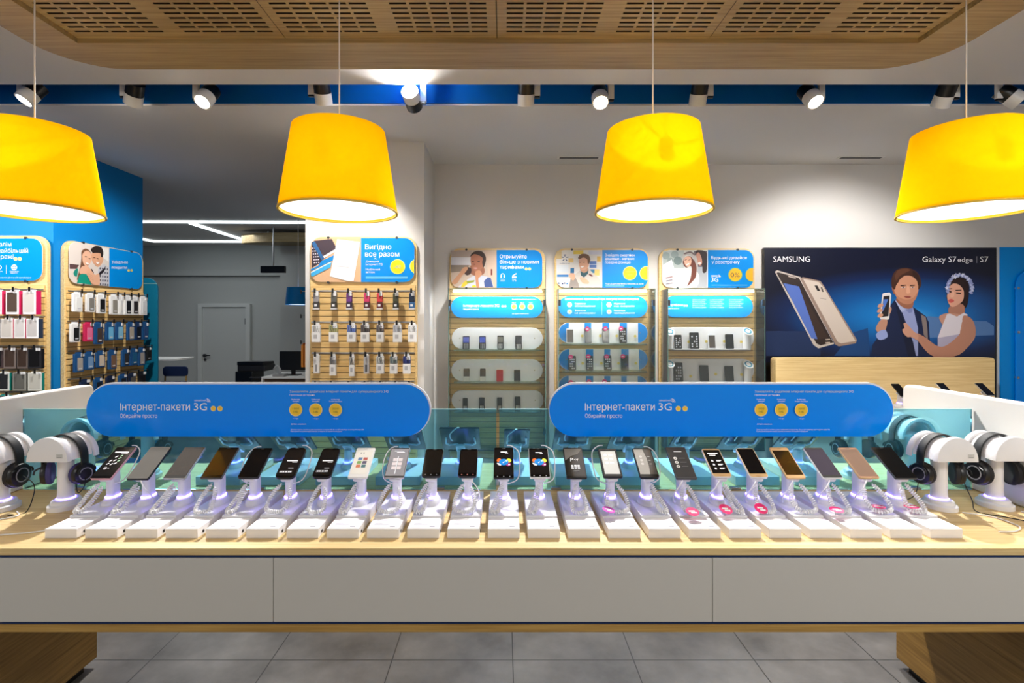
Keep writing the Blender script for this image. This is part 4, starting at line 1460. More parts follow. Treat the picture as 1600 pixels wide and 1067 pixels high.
def board(name, label, W, loc, rot, ztop, bottom=0.32, slat_top=None, rows=(), clip_h=None):
    """slatted oak board: local X across, -Y towards the shop, Z up from the floor"""
    t = thing(name, label, 'display board', loc, (0, 0, rot))
    h = W / 2
    mb = MB(M_OAK)
    mb.prism([(x, 0, z) for x, z in rrect(-h, h, bottom, ztop, 0.105, 10, (0, 0, 1, 1))], (0, 0.035, 0))
    mb.build('backing_board', t, bevel=0.003)
    mb = MB(mat('slatwall_groove', (120, 92, 56), 0.6)).box(-h + 0.016, h - 0.016, -0.0012, -0.0002, bottom + 0.04, (slat_top or ztop - 0.4) - 0.004)
    mb.use(M_SLAT)
    z = slat_top if slat_top else ztop - 0.40
    p = 0.0528
    while z - p > bottom + 0.02:
        mb.box(-h + 0.014, h - 0.014, -0.012, -0.0013, z - p + 0.0065, z)
        z -= p
    mb.build('slat_panel', t)
    for k, (zr, xs) in enumerate(rows):
        mb = MB(M_STEEL)
        mb.box(-h + 0.02, h - 0.02, -0.018, -0.0121, zr - 0.006, zr + 0.006)
        mb.build('hook_rail', t)
        for x in xs:
            hk = MB(M_STEEL)
            hk.tube([(x, -0.012, zr), (x, -0.115, zr + 0.004), (x, -0.123, zr + 0.012)], 0.0026, 6)
            hk = hk.build('hook', t)
            MB(M_BLACK).box(x - 0.008, x + 0.008, -0.126, -0.123, zr - 0.024, zr + 0.016).build('price_holder', hk)
    return t

def sign(name, label, place, normal, rr, axis, group, pic, blue, split, txt, cat='sign', color=None):
    """rounded sheet; rr = outline in plane coordinates; place(u, v) gives its printed points"""
    n = Vector(normal)
    def W(a, z, off):
        return (Vector((a, axis[1], z)) if axis[0] == 'y' else Vector((axis[1], a, z))) + n * off
    a0, a1, z0, z1, r = rr
    t = thing(name, label, cat, W((a0 + a1) / 2, z0, 0), group=group)
    o = t.location.copy()
    full = rrect(a0, a1, z0, z1, r, 8)
    MB(M_PLASTIC).prism([W(a, z, 0) for a, z in full], n * -0.004).build('sheet', t, o)
    def blueface(mb):
        pts = rrect(split, a1, z0, z1, r, 8, (0, 1, 1, 0)) if split is not None else full
        mb.use(color or M_SIGN2)
        mb.face([W(a, z, 0.0006) for a, z in pts])
    mb = MB()
    blueface(mb)
    mb.build('blue_field', t, o)
    if split is not None:
        pr = Print(place, normal, 0.00022, 0.0008)
        pr.mb.use(ink(*pic[0]))
        pr.mb.face([W(a, z, 0.0006) for a, z in rrect(a0, split, z0, z1, r, 8, (1, 0, 0, 1))])
        pic[1](pr)
        pr.build('picture', t, o)
    pr = Print(place, normal, 0.0002, 0.0012)
    txt(pr)
    pr.build('lettering', t, o)
    for f in (0.17, 0.83):
        for z in (z0 - 0.004, z1 + 0.004):
            a = a0 + (a1 - a0) * f
            MB(M_DARKSTEEL).cyl(W(a, z, 0.004), W(a, z, -0.012), 0.011, n=12).build('clip', t, o)
    return t

def crop(ox, oy, sc):
    return lambda u, v: (ox + u / sc, oy + v / sc)

# ------------------------------------------------------------------ pictures on the signs (drawn as flat print)
SK, SK2, HAIR = (226, 172, 140), (205, 145, 112), (48, 32, 26)

def badge(s, x, y, r, xmax=None, color=(255, 214, 10), rim=(226, 236, 130)):
    def cut(p):
        return p if xmax is None else [(min(a, xmax), b) for a, b in p]
    s.begin('round_badge')
    s.shape(cut(circle(x, y, r, 30)), rim)
    s.shape(cut(circle(x, y, r * 0.9, 30)), color)
    s.begin()

def pic_papers(s):
    s.shape([(60, 120), (110, 100), (215, 390), (60, 480)], (52, 42, 56))
    for i in range(3):
        for j in range(6):
            x, y = 66 + i * 30 + j * 5, 200 + j * 40 - i * 2
            s.shape([(x, y), (x + 16, y - 6), (x + 22, y + 8), (x + 5, y + 14)], (214, 204, 214))
    s.shape([(100, 100), (345, 75), (412, 205), (230, 312)], (66, 52, 62))
    s.shape([(230, 312), (412, 205), (420, 232), (236, 345)], (232, 238, 246))
    s.shape([(95, 105), (112, 112), (240, 345), (205, 372), (70, 145)], (40, 96, 150))
    s.shape([(205, 380), (375, 300), (370, 365), (56, 520), (56, 490), (150, 450)], (0, 132, 206))
    s.shape([(56, 545), (340, 400), (325, 470), (70, 600), (56, 580)], (60, 170, 226))
    s.shape([(56, 530), (345, 385), (342, 400), (56, 548)], (214, 236, 248))
    s.shape([(420, 78), (738, 118), (650, 655), (560, 660), (318, 592)], (246, 246, 246))
    s.shape(circle(540, 130, 20, 18), (214, 214, 220))
    s.shape(circle(540, 130, 14, 18), (246, 246, 246))
    for k, y in enumerate((150, 195, 300, 340, 395, 440)):
        s.line((430 - k * 8, y + 8), (640 - k * 10, y + 26), 7, (216, 216, 220))
def txt_papers(s):
    s.text('Вигідно', 805, 1168, 218, 70, None, 0.012)
    s.text('все разом', 805, 1280, 318, 70, None, 0.012)
    s.text('Домашній', 815, 995, 400, 26)
    s.text('інтернет і ТБ', 815, 1048, 440, 26)
    s.text('Мобільний', 815, 1012, 510, 26)
    s.text('зв\u02bcязок', 815, 940, 548, 26)
    s.text('%', 935, 965, 358, 22)
    s.shape([(815, 595), (1395, 595), (1395, 625), (815, 625)], (96, 190, 236))
    badge(s, 1257, 460, 104)
    s.text('-60', 1210, 1300, 482, 46, ink(120, 180, 170))
    badge(s, 1528, 455, 104, 1486)

def man_face(s, x, y, w, h, skin, hair, tilt=0):
    s.shape([(x - w, y - h * .4), (x - w * .6, y - h), (x, y - h * 1.12), (x + w * .7, y - h), (x + w, y - h * .3), (x + w * .85, y + h * .5), (x + w * .3, y + h), (x - w * .35, y + h), (x - w * .85, y + h * .45)], skin, True)

def pic_call(s):
    s.shape([(50, 70), (380, 70), (380, 180), (50, 180)], (176, 160, 150))
    s.shape([(50, 175), (380, 175), (380, 300), (50, 300)], (206, 206, 214))
    s.shape([(50, 300), (340, 300), (300, 400), (50, 420)], (140, 128, 116))
    s.shape([(600, 70), (780, 70), (780, 650), (720, 650), (640, 400)], (206, 180, 160))
    s.shape([(690, 365), (716, 365), (716, 465), (690, 465)], (120, 46, 40))
    # shirt, neck, head, hands, phone
    s.shape([(160, 655), (230, 600), (330, 520), (450, 450), (600, 480), (690, 500), (740, 655)], (196, 200, 214))
    s.shape([(205, 655), (240, 590), (300, 540), (320, 600), (260, 655)], (222, 196, 60))
    s.shape([(380, 655), (390, 630), (440, 620), (460, 655)], (232, 214, 40))
    s.shape([(580, 560), (640, 500), (690, 505), (730, 655), (590, 655)], (60, 82, 140))
    s.shape([(300, 560), (430, 545), (420, 575), (310, 600)], (150, 160, 60))
    s.shape([(360, 330), (400, 300), (560, 320), (590, 420), (520, 470), (420, 470), (360, 420)], (150, 96, 72), True)
    s.shape([(370, 160), (400, 110), (520, 90), (590, 160), (585, 270), (550, 350), (480, 400), (420, 390), (385, 340), (366, 250)], (170, 108, 82), True)
    s.shape([(360, 165), (390, 105), (470, 72), (560, 90), (610, 170), (605, 260), (570, 340), (552, 260), (560, 190), (510, 150), (430, 125), (385, 150)], (50, 32, 28), True)
    for x in (400, 495):
        s.shape([(x - 20, 240), (x + 18, 236), (x + 20, 246), (x - 18, 250)], (70, 40, 32))
    s.shape([(420, 262), (438, 300), (412, 306)], (140, 84, 62))
    s.shape([(405, 346), (445, 338), (480, 350), (445, 366)], (206, 150, 140), True)
    s.shape([(250, 400), (300, 340), (370, 350), (372, 430), (320, 465), (280, 450)], (60, 40, 36), True)
    s.shape([(180, 440), (240, 350), (300, 330), (320, 360), (270, 430), (230, 470), (150, 590), (95, 610), (70, 570)], (198, 146, 112), True)
    s.shape([(440, 420), (470, 390), (520, 390), (545, 440), (520, 490), (490, 520), (500, 655), (460, 655), (445, 520)], (196, 140, 106), True)
def txt_call(s):
    s.text('Отримуйте', 835, 1270, 192, 58)
    s.text('більше з новими', 835, 1465, 276, 58)
    s.text('тарифами', 835, 1220, 360, 58)
    for x in (1262, 1316):
        s.begin('yellow_dot')
        s.shape(circle(x, 362, 25, 16), (196, 208, 140))
    s.begin()
    q = [(882 + 32 * math.cos(a), 470 - 36 * math.sin(a)) for a in [PI * i / 12 for i in range(13)]]
    q2 = [(882 + 22 * math.cos(a), 470 - 26 * math.sin(a)) for a in [PI * i / 12 for i in range(13)]]
    s.begin('headphone_icon')
    s.shape(q + q2[::-1], M_TXT)
    for x in (856, 908):
        s.shape([(x - 10, 468), (x + 10, 468), (x + 10, 502), (x - 10, 502)], M_TXT)
    s.begin('film_icon')
    s.shape([(1034, 470), (1100, 430), (1104, 446), (1050, 478)], M_TXT)
    s.shape([(1034, 482), (1102, 482), (1102, 506), (1034, 506)], M_TXT)
    s.begin()
    s.text('Музика', 846, 918, 538, 18)
    s.text('онлайн', 846, 920, 562, 18)
    s.text('Відео', 1036, 1094, 538, 18)
    s.text('та ТБ', 1036, 1100, 562, 18)

def pic_boy(s):
    for (x0, x1, y0, y1, c) in ((320, 480, 65, 125, (226, 196, 70)), (240, 320, 190, 260, (224, 190, 120)), (560, 770, 70, 130, (206, 206, 220)), (580, 690, 240, 345, (86, 122, 190)),
                                (700, 760, 160, 245, (222, 180, 80)), (655, 740, 370, 470, (238, 206, 120)), (590, 660, 370, 430, (60, 130, 170)), (55, 240, 455, 490, (30, 120, 190)),
                                (45, 130, 80, 200, (214, 190, 140)), (50, 240, 300, 420, (214, 220, 226)), (580, 690, 290, 296, (220, 226, 236))):
        s.shape([(x0, y0), (x1, y0), (x1, y1), (x0, y1)], c)
    s.shape([(48, 500), (270, 520), (240, 660), (120, 650), (60, 600)], (240, 242, 244))
    for k, x in enumerate((70, 130, 165, 205)):
        s.line((x, 606 if k % 2 else 590), (x + 26, 596), 22, (30, 60, 110) if k < 3 else (30, 120, 190))
    # star emblem: five blades
    for k in range(5):
        a = PI / 2 + k * 2 * PI / 5
        c, q = math.cos(a), math.sin(a)
        s.shape([(182 + 22 * c - 5 * q, 188 - 22 * q - 5 * c), (182 + 58 * c - 7 * q, 188 - 58 * q - 7 * c), (182 + 60 * c + 7 * q, 188 - 60 * q + 7 * c), (182 + 22 * c + 5 * q, 188 - 22 * q + 5 * c)], (22, 62, 112))
    s.text('КИЇВСТАР', 100, 262, 284, 16, ink(70, 96, 140))
    s.shape([(240, 660), (270, 520), (360, 440), (430, 380), (560, 350), (640, 440), (720, 500), (758, 560), (764, 662)], (206, 198, 190))
    s.shape([(245, 660), (275, 520), (350, 500), (400, 600), (410, 662)], (150, 140, 134))
    s.shape([(430, 400), (500, 400), (560, 370), (555, 440), (490, 500), (440, 470)], (40, 84, 96))
    s.shape([(560, 455), (585, 440), (640, 478), (610, 488)], (110, 40, 46))
    s.shape([(430, 350), (540, 340), (550, 390), (490, 425), (440, 400)], (200, 150, 122), True)
    s.shape([(408, 200), (450, 165), (540, 170), (570, 240), (560, 320), (510, 375), (450, 385), (420, 340), (408, 270)], (222, 168, 138), True)
    s.shape([(392, 190), (420, 140), (480, 118), (560, 140), (590, 210), (570, 280), (548, 270), (540, 210), (480, 180), (425, 200)], (112, 78, 56), True)
    for x in (430, 488):
        s.shape([(x - 14, 256), (x + 14, 252), (x + 14, 260), (x - 14, 264)], (80, 50, 40))
    s.shape([(432, 322), (490, 316), (470, 340), (442, 340)], (244, 236, 232), True)
    s.shape([(270, 352), (328, 350), (328, 430), (268, 432)], (30, 110, 160))
    s.shape([(245, 450), (300, 430), (345, 465), (330, 540), (290, 540), (255, 490)], (226, 176, 146), True)
    s.shape([(420, 510), (480, 500), (560, 560), (560, 600), (470, 590)], (226, 176, 146), True)
def txt_boy(s):
    s.text('Знайдете смартфон', 830, 1305, 160, 40)
    s.text('дешевше - магазин', 830, 1300, 217, 40)
    s.text('поверне різницю', 830, 1240, 275, 40)
    badge(s, 1230, 432, 112, None, (255, 190, 0), (236, 226, 120))
    s.text('Гарантія', 1150, 1310, 416, 26, ink(206, 190, 90))
    s.text('ціни', 1195, 1270, 466, 26, ink(206, 190, 90))
    badge(s, 1498, 432, 112, 1514, (255, 190, 0), (236, 226, 120))
    s.text('Акція діє для смартфонів у магазинах за умови', 835, 1448, 614, 24)
    s.shape([(835, 632), (1140, 632), (1140, 644), (835, 644)], (120, 196, 240))

def pic_winter(s):
    s.shape([(60, 75), (400, 65), (400, 350), (180, 350), (60, 300)], (176, 186, 184))
    for x, y, r in ((110, 150, 60), (250, 130, 60), (300, 230, 70), (180, 230, 50)):
        s.shape(circle(x, y, r, 14), (146, 160, 158) if r < 65 else (120, 138, 136))
    s.shape([(560, 75), (770, 75), (770, 640), (560, 640)], (96, 84, 92))
    s.shape([(600, 330), (770, 330), (772, 660), (500, 660)], (170, 174, 180))
    s.shape([(590, 90), (660, 62), (750, 90), (770, 200), (760, 400), (700, 420), (690, 300), (640, 300)], (44, 28, 28), True)
    s.shape([(596, 130), (640, 100), (680, 180), (690, 270), (650, 310), (610, 240)], (206, 150, 128), True)
    s.shape([(620, 270), (660, 250), (676, 275), (645, 295)], (236, 226, 222), True)
    s.shape([(270, 520), (360, 380), (480, 340), (620, 420), (640, 560), (560, 662), (180, 662)], (226, 222, 216), True)
    s.shape([(370, 190), (400, 110), (500, 80), (580, 130), (620, 260), (618, 380), (590, 390), (570, 230), (500, 150), (420, 150), (385, 240)], (196, 190, 186), True)
    s.shape([(400, 110), (500, 80), (580, 130), (570, 150), (500, 105), (410, 130)], (120, 104, 104), True)
    s.shape([(380, 260), (420, 170), (500, 160), (560, 230), (600, 330), (590, 480), (540, 560), (450, 640), (500, 520), (520, 400), (510, 320), (430, 340)], (112, 58, 44), True)
    s.shape([(400, 200), (440, 160), (500, 170), (520, 240), (500, 300), (465, 335), (425, 310), (402, 260)], (232, 182, 156), True)
    for x in (425, 485):
        s.shape([(x - 16, 218), (x + 16, 206), (x + 16, 214), (x - 16, 226)], (70, 40, 34))
    s.shape([(430, 290), (480, 268), (476, 292), (446, 304)], (246, 236, 234), True)
    s.shape([(60, 300), (200, 210), (270, 470), (260, 640), (150, 655), (62, 560)], (222, 226, 228))
    s.shape([(100, 480), (190, 460), (260, 540), (290, 640), (150, 655), (105, 560)], (222, 200, 196), True)
    for y in (500, 550, 600):
        s.line((105, y + 10), (210, y - 10), 12, (110, 40, 56) if y == 500 else (70, 80, 110))
def txt_winter(s):
    s.text('Будь-які девайси', 838, 1410, 206, 48)
    s.text('у розстрочку', 845, 1295, 276, 48)
    s.shape([(838, 466), (942, 466), (942, 486), (838, 486)], M_TXT)
    s.text('3G', 838, 950, 570, 74)
    for r in (14, 26, 38):
        q = [(952 + r * math.cos(a), 496 - r * math.sin(a)) for a in [PI * i / 14 for i in range(8)]]
        q2 = [(952 + (r - 7) * math.cos(a), 496 - (r - 7) * math.sin(a)) for a in [PI * i / 14 for i in range(8)]]
        s.shape(q + q2[::-1], M_TXT)
    badge(s, 1225, 457, 112, None, (248, 184, 0), (160, 190, 80))
    s.text('0%', 1150, 1296, 496, 74, ink(70, 70, 60))
    badge(s, 1500, 457, 112, 1514, (236, 172, 0), (160, 190, 80))
    s.shape([(840, 618), (1420, 618), (1420, 632), (840, 632)], (80, 176, 236))

def pic_couple(s):
    s.shape([(110, 150), (340, 120), (330, 560), (110, 560)], (226, 214, 206))
    s.shape([(110, 540), (300, 560), (250, 640), (115, 640)], (96, 70, 70))
    s.shape([(560, 190), (895, 235), (890, 500), (780, 420)], (240, 236, 232))
    # woman
    s.shape([(345, 420), (350, 290), (430, 235), (520, 290), (545, 400), (520, 520), (400, 620), (310, 820), (255, 850), (320, 600)], (124, 84, 62), True)
    s.shape([(365, 350), (430, 280), (510, 300), (550, 390), (545, 480), (490, 570), (430, 590), (380, 520), (362, 430)], (236, 184, 154), True)
    s.shape([(300, 690), (360, 590), (470, 590), (520, 660), (440, 740), (330, 740)], (232, 180, 150), True)
    s.shape([(250, 930), (300, 770), (350, 735), (440, 745), (500, 850), (545, 960), (300, 925)], (20, 150, 130))
    s.shape([(185, 740), (215, 660), (275, 640), (250, 800)], (30, 140, 124), True)
    # man
    s.shape([(545, 350), (600, 290), (740, 330), (780, 420), (760, 520), (680, 600), (610, 560), (560, 480)], (224, 168, 134), True)
    s.shape([(530, 260), (560, 220), (640, 180), (740, 210), (780, 300), (770, 400), (735, 400), (720, 330), (620, 320), (570, 320)], (46, 36, 34), True)
    s.shape([(680, 620), (790, 540), (905, 620), (895, 990), (700, 970), (660, 800)], (206, 204, 210))
    for i in range(5):
        for j in range(4):
            x, y = 705 + j * 48, 610 + i * 78 + j * 6
            s.shape([(x, y), (x + 24, y + 3), (x + 22, y + 40), (x - 2, y + 36)], (70, 72, 92))
    s.shape([(820, 580), (790, 690), (700, 770), (680, 730), (770, 640)], (40, 32, 40))
    for x, y in ((425, 390), (500, 430), (590, 410), (660, 430)):
        s.shape([(x - 22, y - 8), (x + 20, y + 4), (x + 18, y + 12), (x - 22, y + 2)], (84, 52, 42))
    s.shape([(410, 510), (480, 530), (450, 556)], (250, 240, 236), True)
    s.shape([(620, 500), (690, 510), (650, 545)], (250, 240, 236), True)
    # hand holding the phone
    s.shape([(490, 660), (540, 640), (580, 720), (560, 740)], (50, 34, 36))
    s.shape([(430, 700), (480, 640), (520, 660), (600, 760), (680, 740), (690, 950), (560, 950), (480, 840)], (232, 178, 146), True)
    for k in range(3):
        s.line((450 + k * 14, 730 + k * 46), (560 + k * 6, 790 + k * 40), 8, (206, 142, 112))
def txt_couple(s):
    s.text('Унікальне', 952, 1275, 535, 60)
    s.text('покриття', 952, 1262, 640, 56)
    for x in (1292, 1350):
        s.begin('yellow_dot')
        s.shape(circle(x, 672, 26, 16), (206, 200, 120))
    s.begin()

# ------------------------------------------------------------------ the boards
BL, BR = on_y(484, 0, 4.33).x, on_y(651.5, 0, 4.33).x
ZT = EYE + 0.706
col_rows = [(412, (128, 238, 333, 443, 522, 622, 722)), (606, (128, 235, 347, 432, 525, 632, 725)), (796, (130, 232, 350, 440, 525, 608, 690)), (972, (130, 228, 335, 435, 530, 625, 708))]
cxb = (BL + BR) / 2
def colrow(y, xs):
    z = on_y(0, 350 + y / 3.95, 4.30).z
    return (z, [on_y(460 + x / 3.95, 0, 4.22).x - cxb for x in xs])
board('slatwall_board', 'tall slatted oak board with small hanging packs on the white column', BR - BL, (cxb, 4.335, 0), 0, ZT, slat_top=on_y(0, 446, 4.33).z, rows=[colrow(*r) for r in col_rows])
f = crop(480, 365, 8.889)
Y = 4.315
a, b = on_y(*f(48, 672), Y), on_y(*f(1490, 62), Y)
sign('promotional_sign', 'sign with papers picture, atop the column board', lambda u, v: on_y(*f(u, v), Y), (0, -1, 0), (a.x, b.x, a.z, b.z, 0.085), ('y', Y), 'picture signs atop the boards',
     ((222, 178, 138), pic_papers), None, on_y(*f(748, 0), Y).x, txt_papers)['label'] = 'blue sign with a laptop and papers picture atop the white column board'

CASES = []
for k, (p0, p1, lab, (ox, oy), pic, base, tx, slab) in enumerate((
        (702.3, 852.3, 'slatted oak board behind the leftmost glass case', (700, 385), pic_call, (196, 176, 160), txt_call, 'blue sign with a man holding a phone to his ear'),
        (866.4, 1014.0, 'slatted oak board behind the middle glass case', (865, 385), pic_boy, (222, 218, 214), txt_boy, 'blue sign with a boy showing a phone and a star emblem'),
        (1029.8, 1179.3, 'slatted oak board behind the glass case nearest the night-blue poster', (1030, 385), pic_winter, (214, 216, 212), txt_winter, 'blue sign with two girls in winter clothes taking a picture'))):
    y = 4.945
    a, b = on_y(p0, 0, y).x, on_y(p1, 0, y).x
    board('slatwall_board', lab, b - a, ((a + b) / 2, y, 0), 0, on_y(0, 388, y).z, slat_top=on_y(0, 454, y).z)
    f = crop(ox, oy, 10.323)
    ys = 4.925
    q, w = on_y(*f(45, 668), ys), on_y(*f(1520, 58), ys)
    sign('promotional_sign', slab, (lambda f: lambda u, v: on_y(*f(u, v), 4.925))(f), (0, -1, 0), (q.x, w.x, q.z, w.z, 0.085), ('y', ys), 'picture signs atop the boards',
         (base, pic), None, on_y(*f(785, 0), ys).x, tx)
    CASES.append(((a + b) / 2, b - a))

# left wall boards
xr = on_y(73, 0, 4.33).x
b1_rows = []
for zpy, xs in ((452, (-160, -10, 140, 290)), (495, (-130, 0, 90, 205, 320)), (541, (-120, 0, 110, 225, 335)), (578, (-100, 50, 190, 340)), (613, (-60, 80, 220, 340))):
    b1_rows.append((on_y(0, zpy, 4.30).z, [on_y(x / 5.927, 0, 4.23).x - (xr - 0.45) for x in xs]))
board('slatwall_board', 'slatted oak board with cased accessories at the left picture edge', 0.9, (xr - 0.45, 4.335, 0), 0, on_y(0, 368, 4.335).z, slat_top=on_y(0, 446, 4.33).z, rows=b1_rows)
Y1 = 4.315
f5 = crop(0, 350, 6.667)
q, w = on_y(*f5(440, 590), Y1), on_y(*f5(440, 150), Y1)
def txt_b1(s):
    s.text('безлім', -75, 120, 232, 44)
    s.text('в найбільшій', -75, 295, 300, 44)
    s.text('мережі', -75, 142, 362, 44)
    for x in (165, 208):
        s.begin('yellow_dot')
        s.shape(circle(x, 363, 20, 16), (236, 222, 150))
    s.begin()
    s.begin('emblem')
    s.shape(circle(150, 452, 30, 20), M_TXT)
    s.shape(circle(150, 452, 20, 20), M_SIGN2)
    s.shape([(144, 436), (156, 436), (156, 468), (144, 468)], M_TXT)
    s.shape([(134, 446), (166, 446), (166, 458), (134, 458)], M_TXT)
    s.begin()
    s.shape([(68, 430), (72, 430), (72, 520), (68, 520)], M_TXT)
    s.begin('emblem')
    s.shape(circle(0, 452, 22, 20), M_TXT)
    s.shape(circle(0, 452, 14, 20), M_SIGN2)
    s.begin()
    s.text('Найбільше', 108, 200, 500, 14)
    s.text('покриття', 115, 185, 516, 14)
    s.text('Дзвінки', -25, 30, 500, 14)
    s.text('Умови послуги дійсні на всій території мережі', -40, 330, 564, 12)
sign('promotional_sign', 'blue sign with white words only, at the left picture edge', lambda u, v: on_y(*f5(u, v), Y1), (0, -1, 0), (xr - 0.86, q.x, q.z, w.z, 0.085), ('y', Y1), 'picture signs atop the boards', None, None, None, txt_b1)

XB = -3.83
fy0, fy1 = on_x(100.6, 0, XB).y, on_x(224, 0, XB).y
board('slatwall_board', 'slatted oak board with blue and white phone cases on the blue wall', fy1 - fy0, (XB, (fy0 + fy1) / 2, 0), PI / 2, ZT, slat_top=1.935,
      rows=[(on_x(150, 440 + yy / 6.273, XB + 0.05).z, [on_x(100 + x / 6.273, 0, XB + 0.08).y - (fy0 + fy1) / 2 for x in xs]) for yy, xs in
            ((105, (128, 255, 362, 485, 552, 620, 690, 775)), (385, (105, 235, 335, 445, 540, 650, 720, 790)), (665, (140, 245, 355, 470, 600, 680, 755, 820)), (925, (110, 230, 340, 460, 580, 690, 780)))])
f12 = crop(100, 370, 12.8)
XS = XB + 0.022
pa, pb = on_x(*f12(100, 300), XS), on_x(*f12(1565, 600), XS)
zb_, zt_ = on_x(*f12(380, 950), XS).z, on_x(*f12(380, 125), XS).z
sign('promotional_sign', 'blue sign with a couple looking at a phone, on the blue wall', lambda u, v: on_x(*f12(u, v), XS), (1, 0, 0), (pa.y, pb.y, zb_, zt_, 0.085), ('x', XS), 'picture signs atop the boards',
     ((224, 212, 204), pic_couple), None, on_x(*f12(905, 0), XS).y, txt_couple)

# blue rounded board beyond the blue wall's edge
y = 5.62
t = thing('acrylic_board', 'dark teal rounded board behind the far end of the blue wall', 'board', (on_y(235, 0, y).x - 0.3, y, 0))
ox = t.location.x
a, b = on_y(150, 0, y).x - ox, on_y(246, 0, y).x - ox
MB(mat('teal_board', (14, 110, 140), 0.4)).prism([(x, 0, z) for x, z in rrect(a, b, 0.05, on_y(0, 434, y).z, 0.12, 8, (0, 0, 1, 1))], (0, 0.02, 0)).build('panel', t, bevel=0.002)
MB(mat('pale_glass_edge', (150, 205, 205), 0.2)).tube([(a, -0.002, on_y(0, 443, y).z), (b, -0.002, on_y(0, 443, y).z)], 0.004).build('rail', t)
MB(M_STEEL).box(a + 0.1, b - 0.1, 0, 0.02, 0, 0.05).build('foot', t)

# ------------------------------------------------------------------ hanging packs
def pack(label, loc, rot, w, h, d, top, mid, low, style, group, cache={}):
    """hang-tab pack: card tab, coloured body, printed foot; origin at the hook"""
    t = thing('accessory_pack', label, 'package', loc, (0, 0, rot), group)
    key = (w, h, d, top, mid, low, style)
    if key in cache:
        for p in cache[key].children:
            c = p.copy()
            COL.objects.link(c)
            c.parent = t
        return t
    cache[key] = t
    hw = w / 2
    card = ink(*top)
    MB(card).prism([(x, 0, z) for x, z in rrect(-hw * 0.7, hw * 0.7, -0.03, -0.0032, 0.006)], (0, 0.0015, 0)).build('hang_tab', t)
    if style == 'tube':
        z1 = -0.022
        MB(ink(*mid, 0.25)).box(-hw, hw, -d / 2, d / 2, -h * 0.62, z1).build('blister', t, bevel=0.006)
        MB(ink(*low)).box(-hw, hw, -d / 2 - 0.001, d / 2, -h * 0.92, -h * 0.62).build('label_band', t, bevel=0.002)
        MB(ink(214, 212, 214)).box(-hw * 1.05, hw * 1.05, -d / 2 - 0.002, d / 2, -h, -h * 0.92).build('foot_card', t)
        MB(ink(226, 226, 230)).box(-hw * 0.5, hw * 0.4, -d / 2 - 0.0016, -d / 2 - 0.001, -h * 0.84, -h * 0.72).build('print', t)
        MB(ink(238, 238, 240)).box(-hw * 0.1, hw, -d / 2 - 0.0015, -d / 2, -0.045, -0.012).build('price_tag', t)
    elif style == 'cable':
        MB(ink(*mid, 0.25)).box(-hw, hw, -d / 2, d / 2, -h * 0.5, -0.022).build('blister', t, bevel=0.005)
        mb = MB(ink(*low))
        for q in (-0.5, 0.15, 0.55):
            mb.tube([(hw * q, -d / 2 - 0.001, -0.03), (hw * (q - 0.15), -d / 2 - 0.002, -h * 0.26), (hw * (q + 0.1), -d / 2 - 0.001, -h * 0.48)], 0.0022, 6)
        mb.build('cable', t)
        MB(ink(*top)).box(-hw, hw, -d / 2 - 0.001, d / 2, -h, -h * 0.5).build('box', t, bevel=0.002)
        MB(ink(186, 184, 186)).box(-hw * 0.5, hw * 0.3, -d / 2 - 0.0016, -d / 2 - 0.001, -h * 0.82, -h * 0.62).build('print', t)
        MB(ink(240, 240, 242)).box(-hw * 0.1, hw * 0.95, -d / 2 - 0.0015, -d / 2, -0.05, -0.016).build('price_tag', t)
    elif style == 'slim':
        MB(ink(*mid)).box(-hw, hw, -d / 2, d / 2, -h, -0.016).build('box', t, bevel=0.002)
        MB(ink(*low)).box(-hw * 0.4, hw * 0.4, -d / 2 - 0.0008, -d / 2, -h * 0.9, -h * 0.55).build('print', t)
    elif style == 'case':
        MB(ink(*top, 0.3)).prism([(x, -d / 2, z) for x, z in rrect(-hw, hw, -h, -0.018, 0.008)], (0, d, 0)).build('blister', t, bevel=0.003)
        MB(ink(*mid, 0.35)).prism([(x, -d / 2 - 0.003, z) for x, z in rrect(-hw * 0.45, hw * 0.72, -h * 0.93, -h * 0.30, 0.006)], (0, 0.0029, 0)).build('phone_case', t, bevel=0.001)
        MB(ink(*low)).box(-hw * 0.2, hw * 0.5, -d / 2 - 0.0036, -d / 2 - 0.003, -h * 0.86, -h * 0.80).build('print', t)
        MB(ink(236, 236, 238)).box(hw * 0.3, hw, -d / 2 - 0.004, -d / 2 - 0.001, -h * 0.24, -h * 0.08).build('price_tag', t)
    elif style == 'box':
        MB(ink(*top)).box(-hw, hw, -d / 2, d / 2, -h, -0.012).build('carton', t, bevel=0.002)
        MB(ink(*mid, 0.25)).prism([(x, -d / 2 - 0.001, z) for x, z in rrect(-hw * 0.78, hw * 0.70, -h * 0.90, -h * 0.12, 0.006)], (0, 0.0009, 0)).build('window', t)
        MB(ink(*low)).box(hw, hw + 0.0008, -d / 2 + 0.001, d / 2 - 0.001, -h, -0.013).build('side_print', t)
        MB(ink(238, 238, 240)).box(hw * 0.2, hw * 0.9, -d / 2 - 0.002, -d / 2 - 0.001, -h * 0.16, -h * 0.04).build('price_tag', t)
    return t

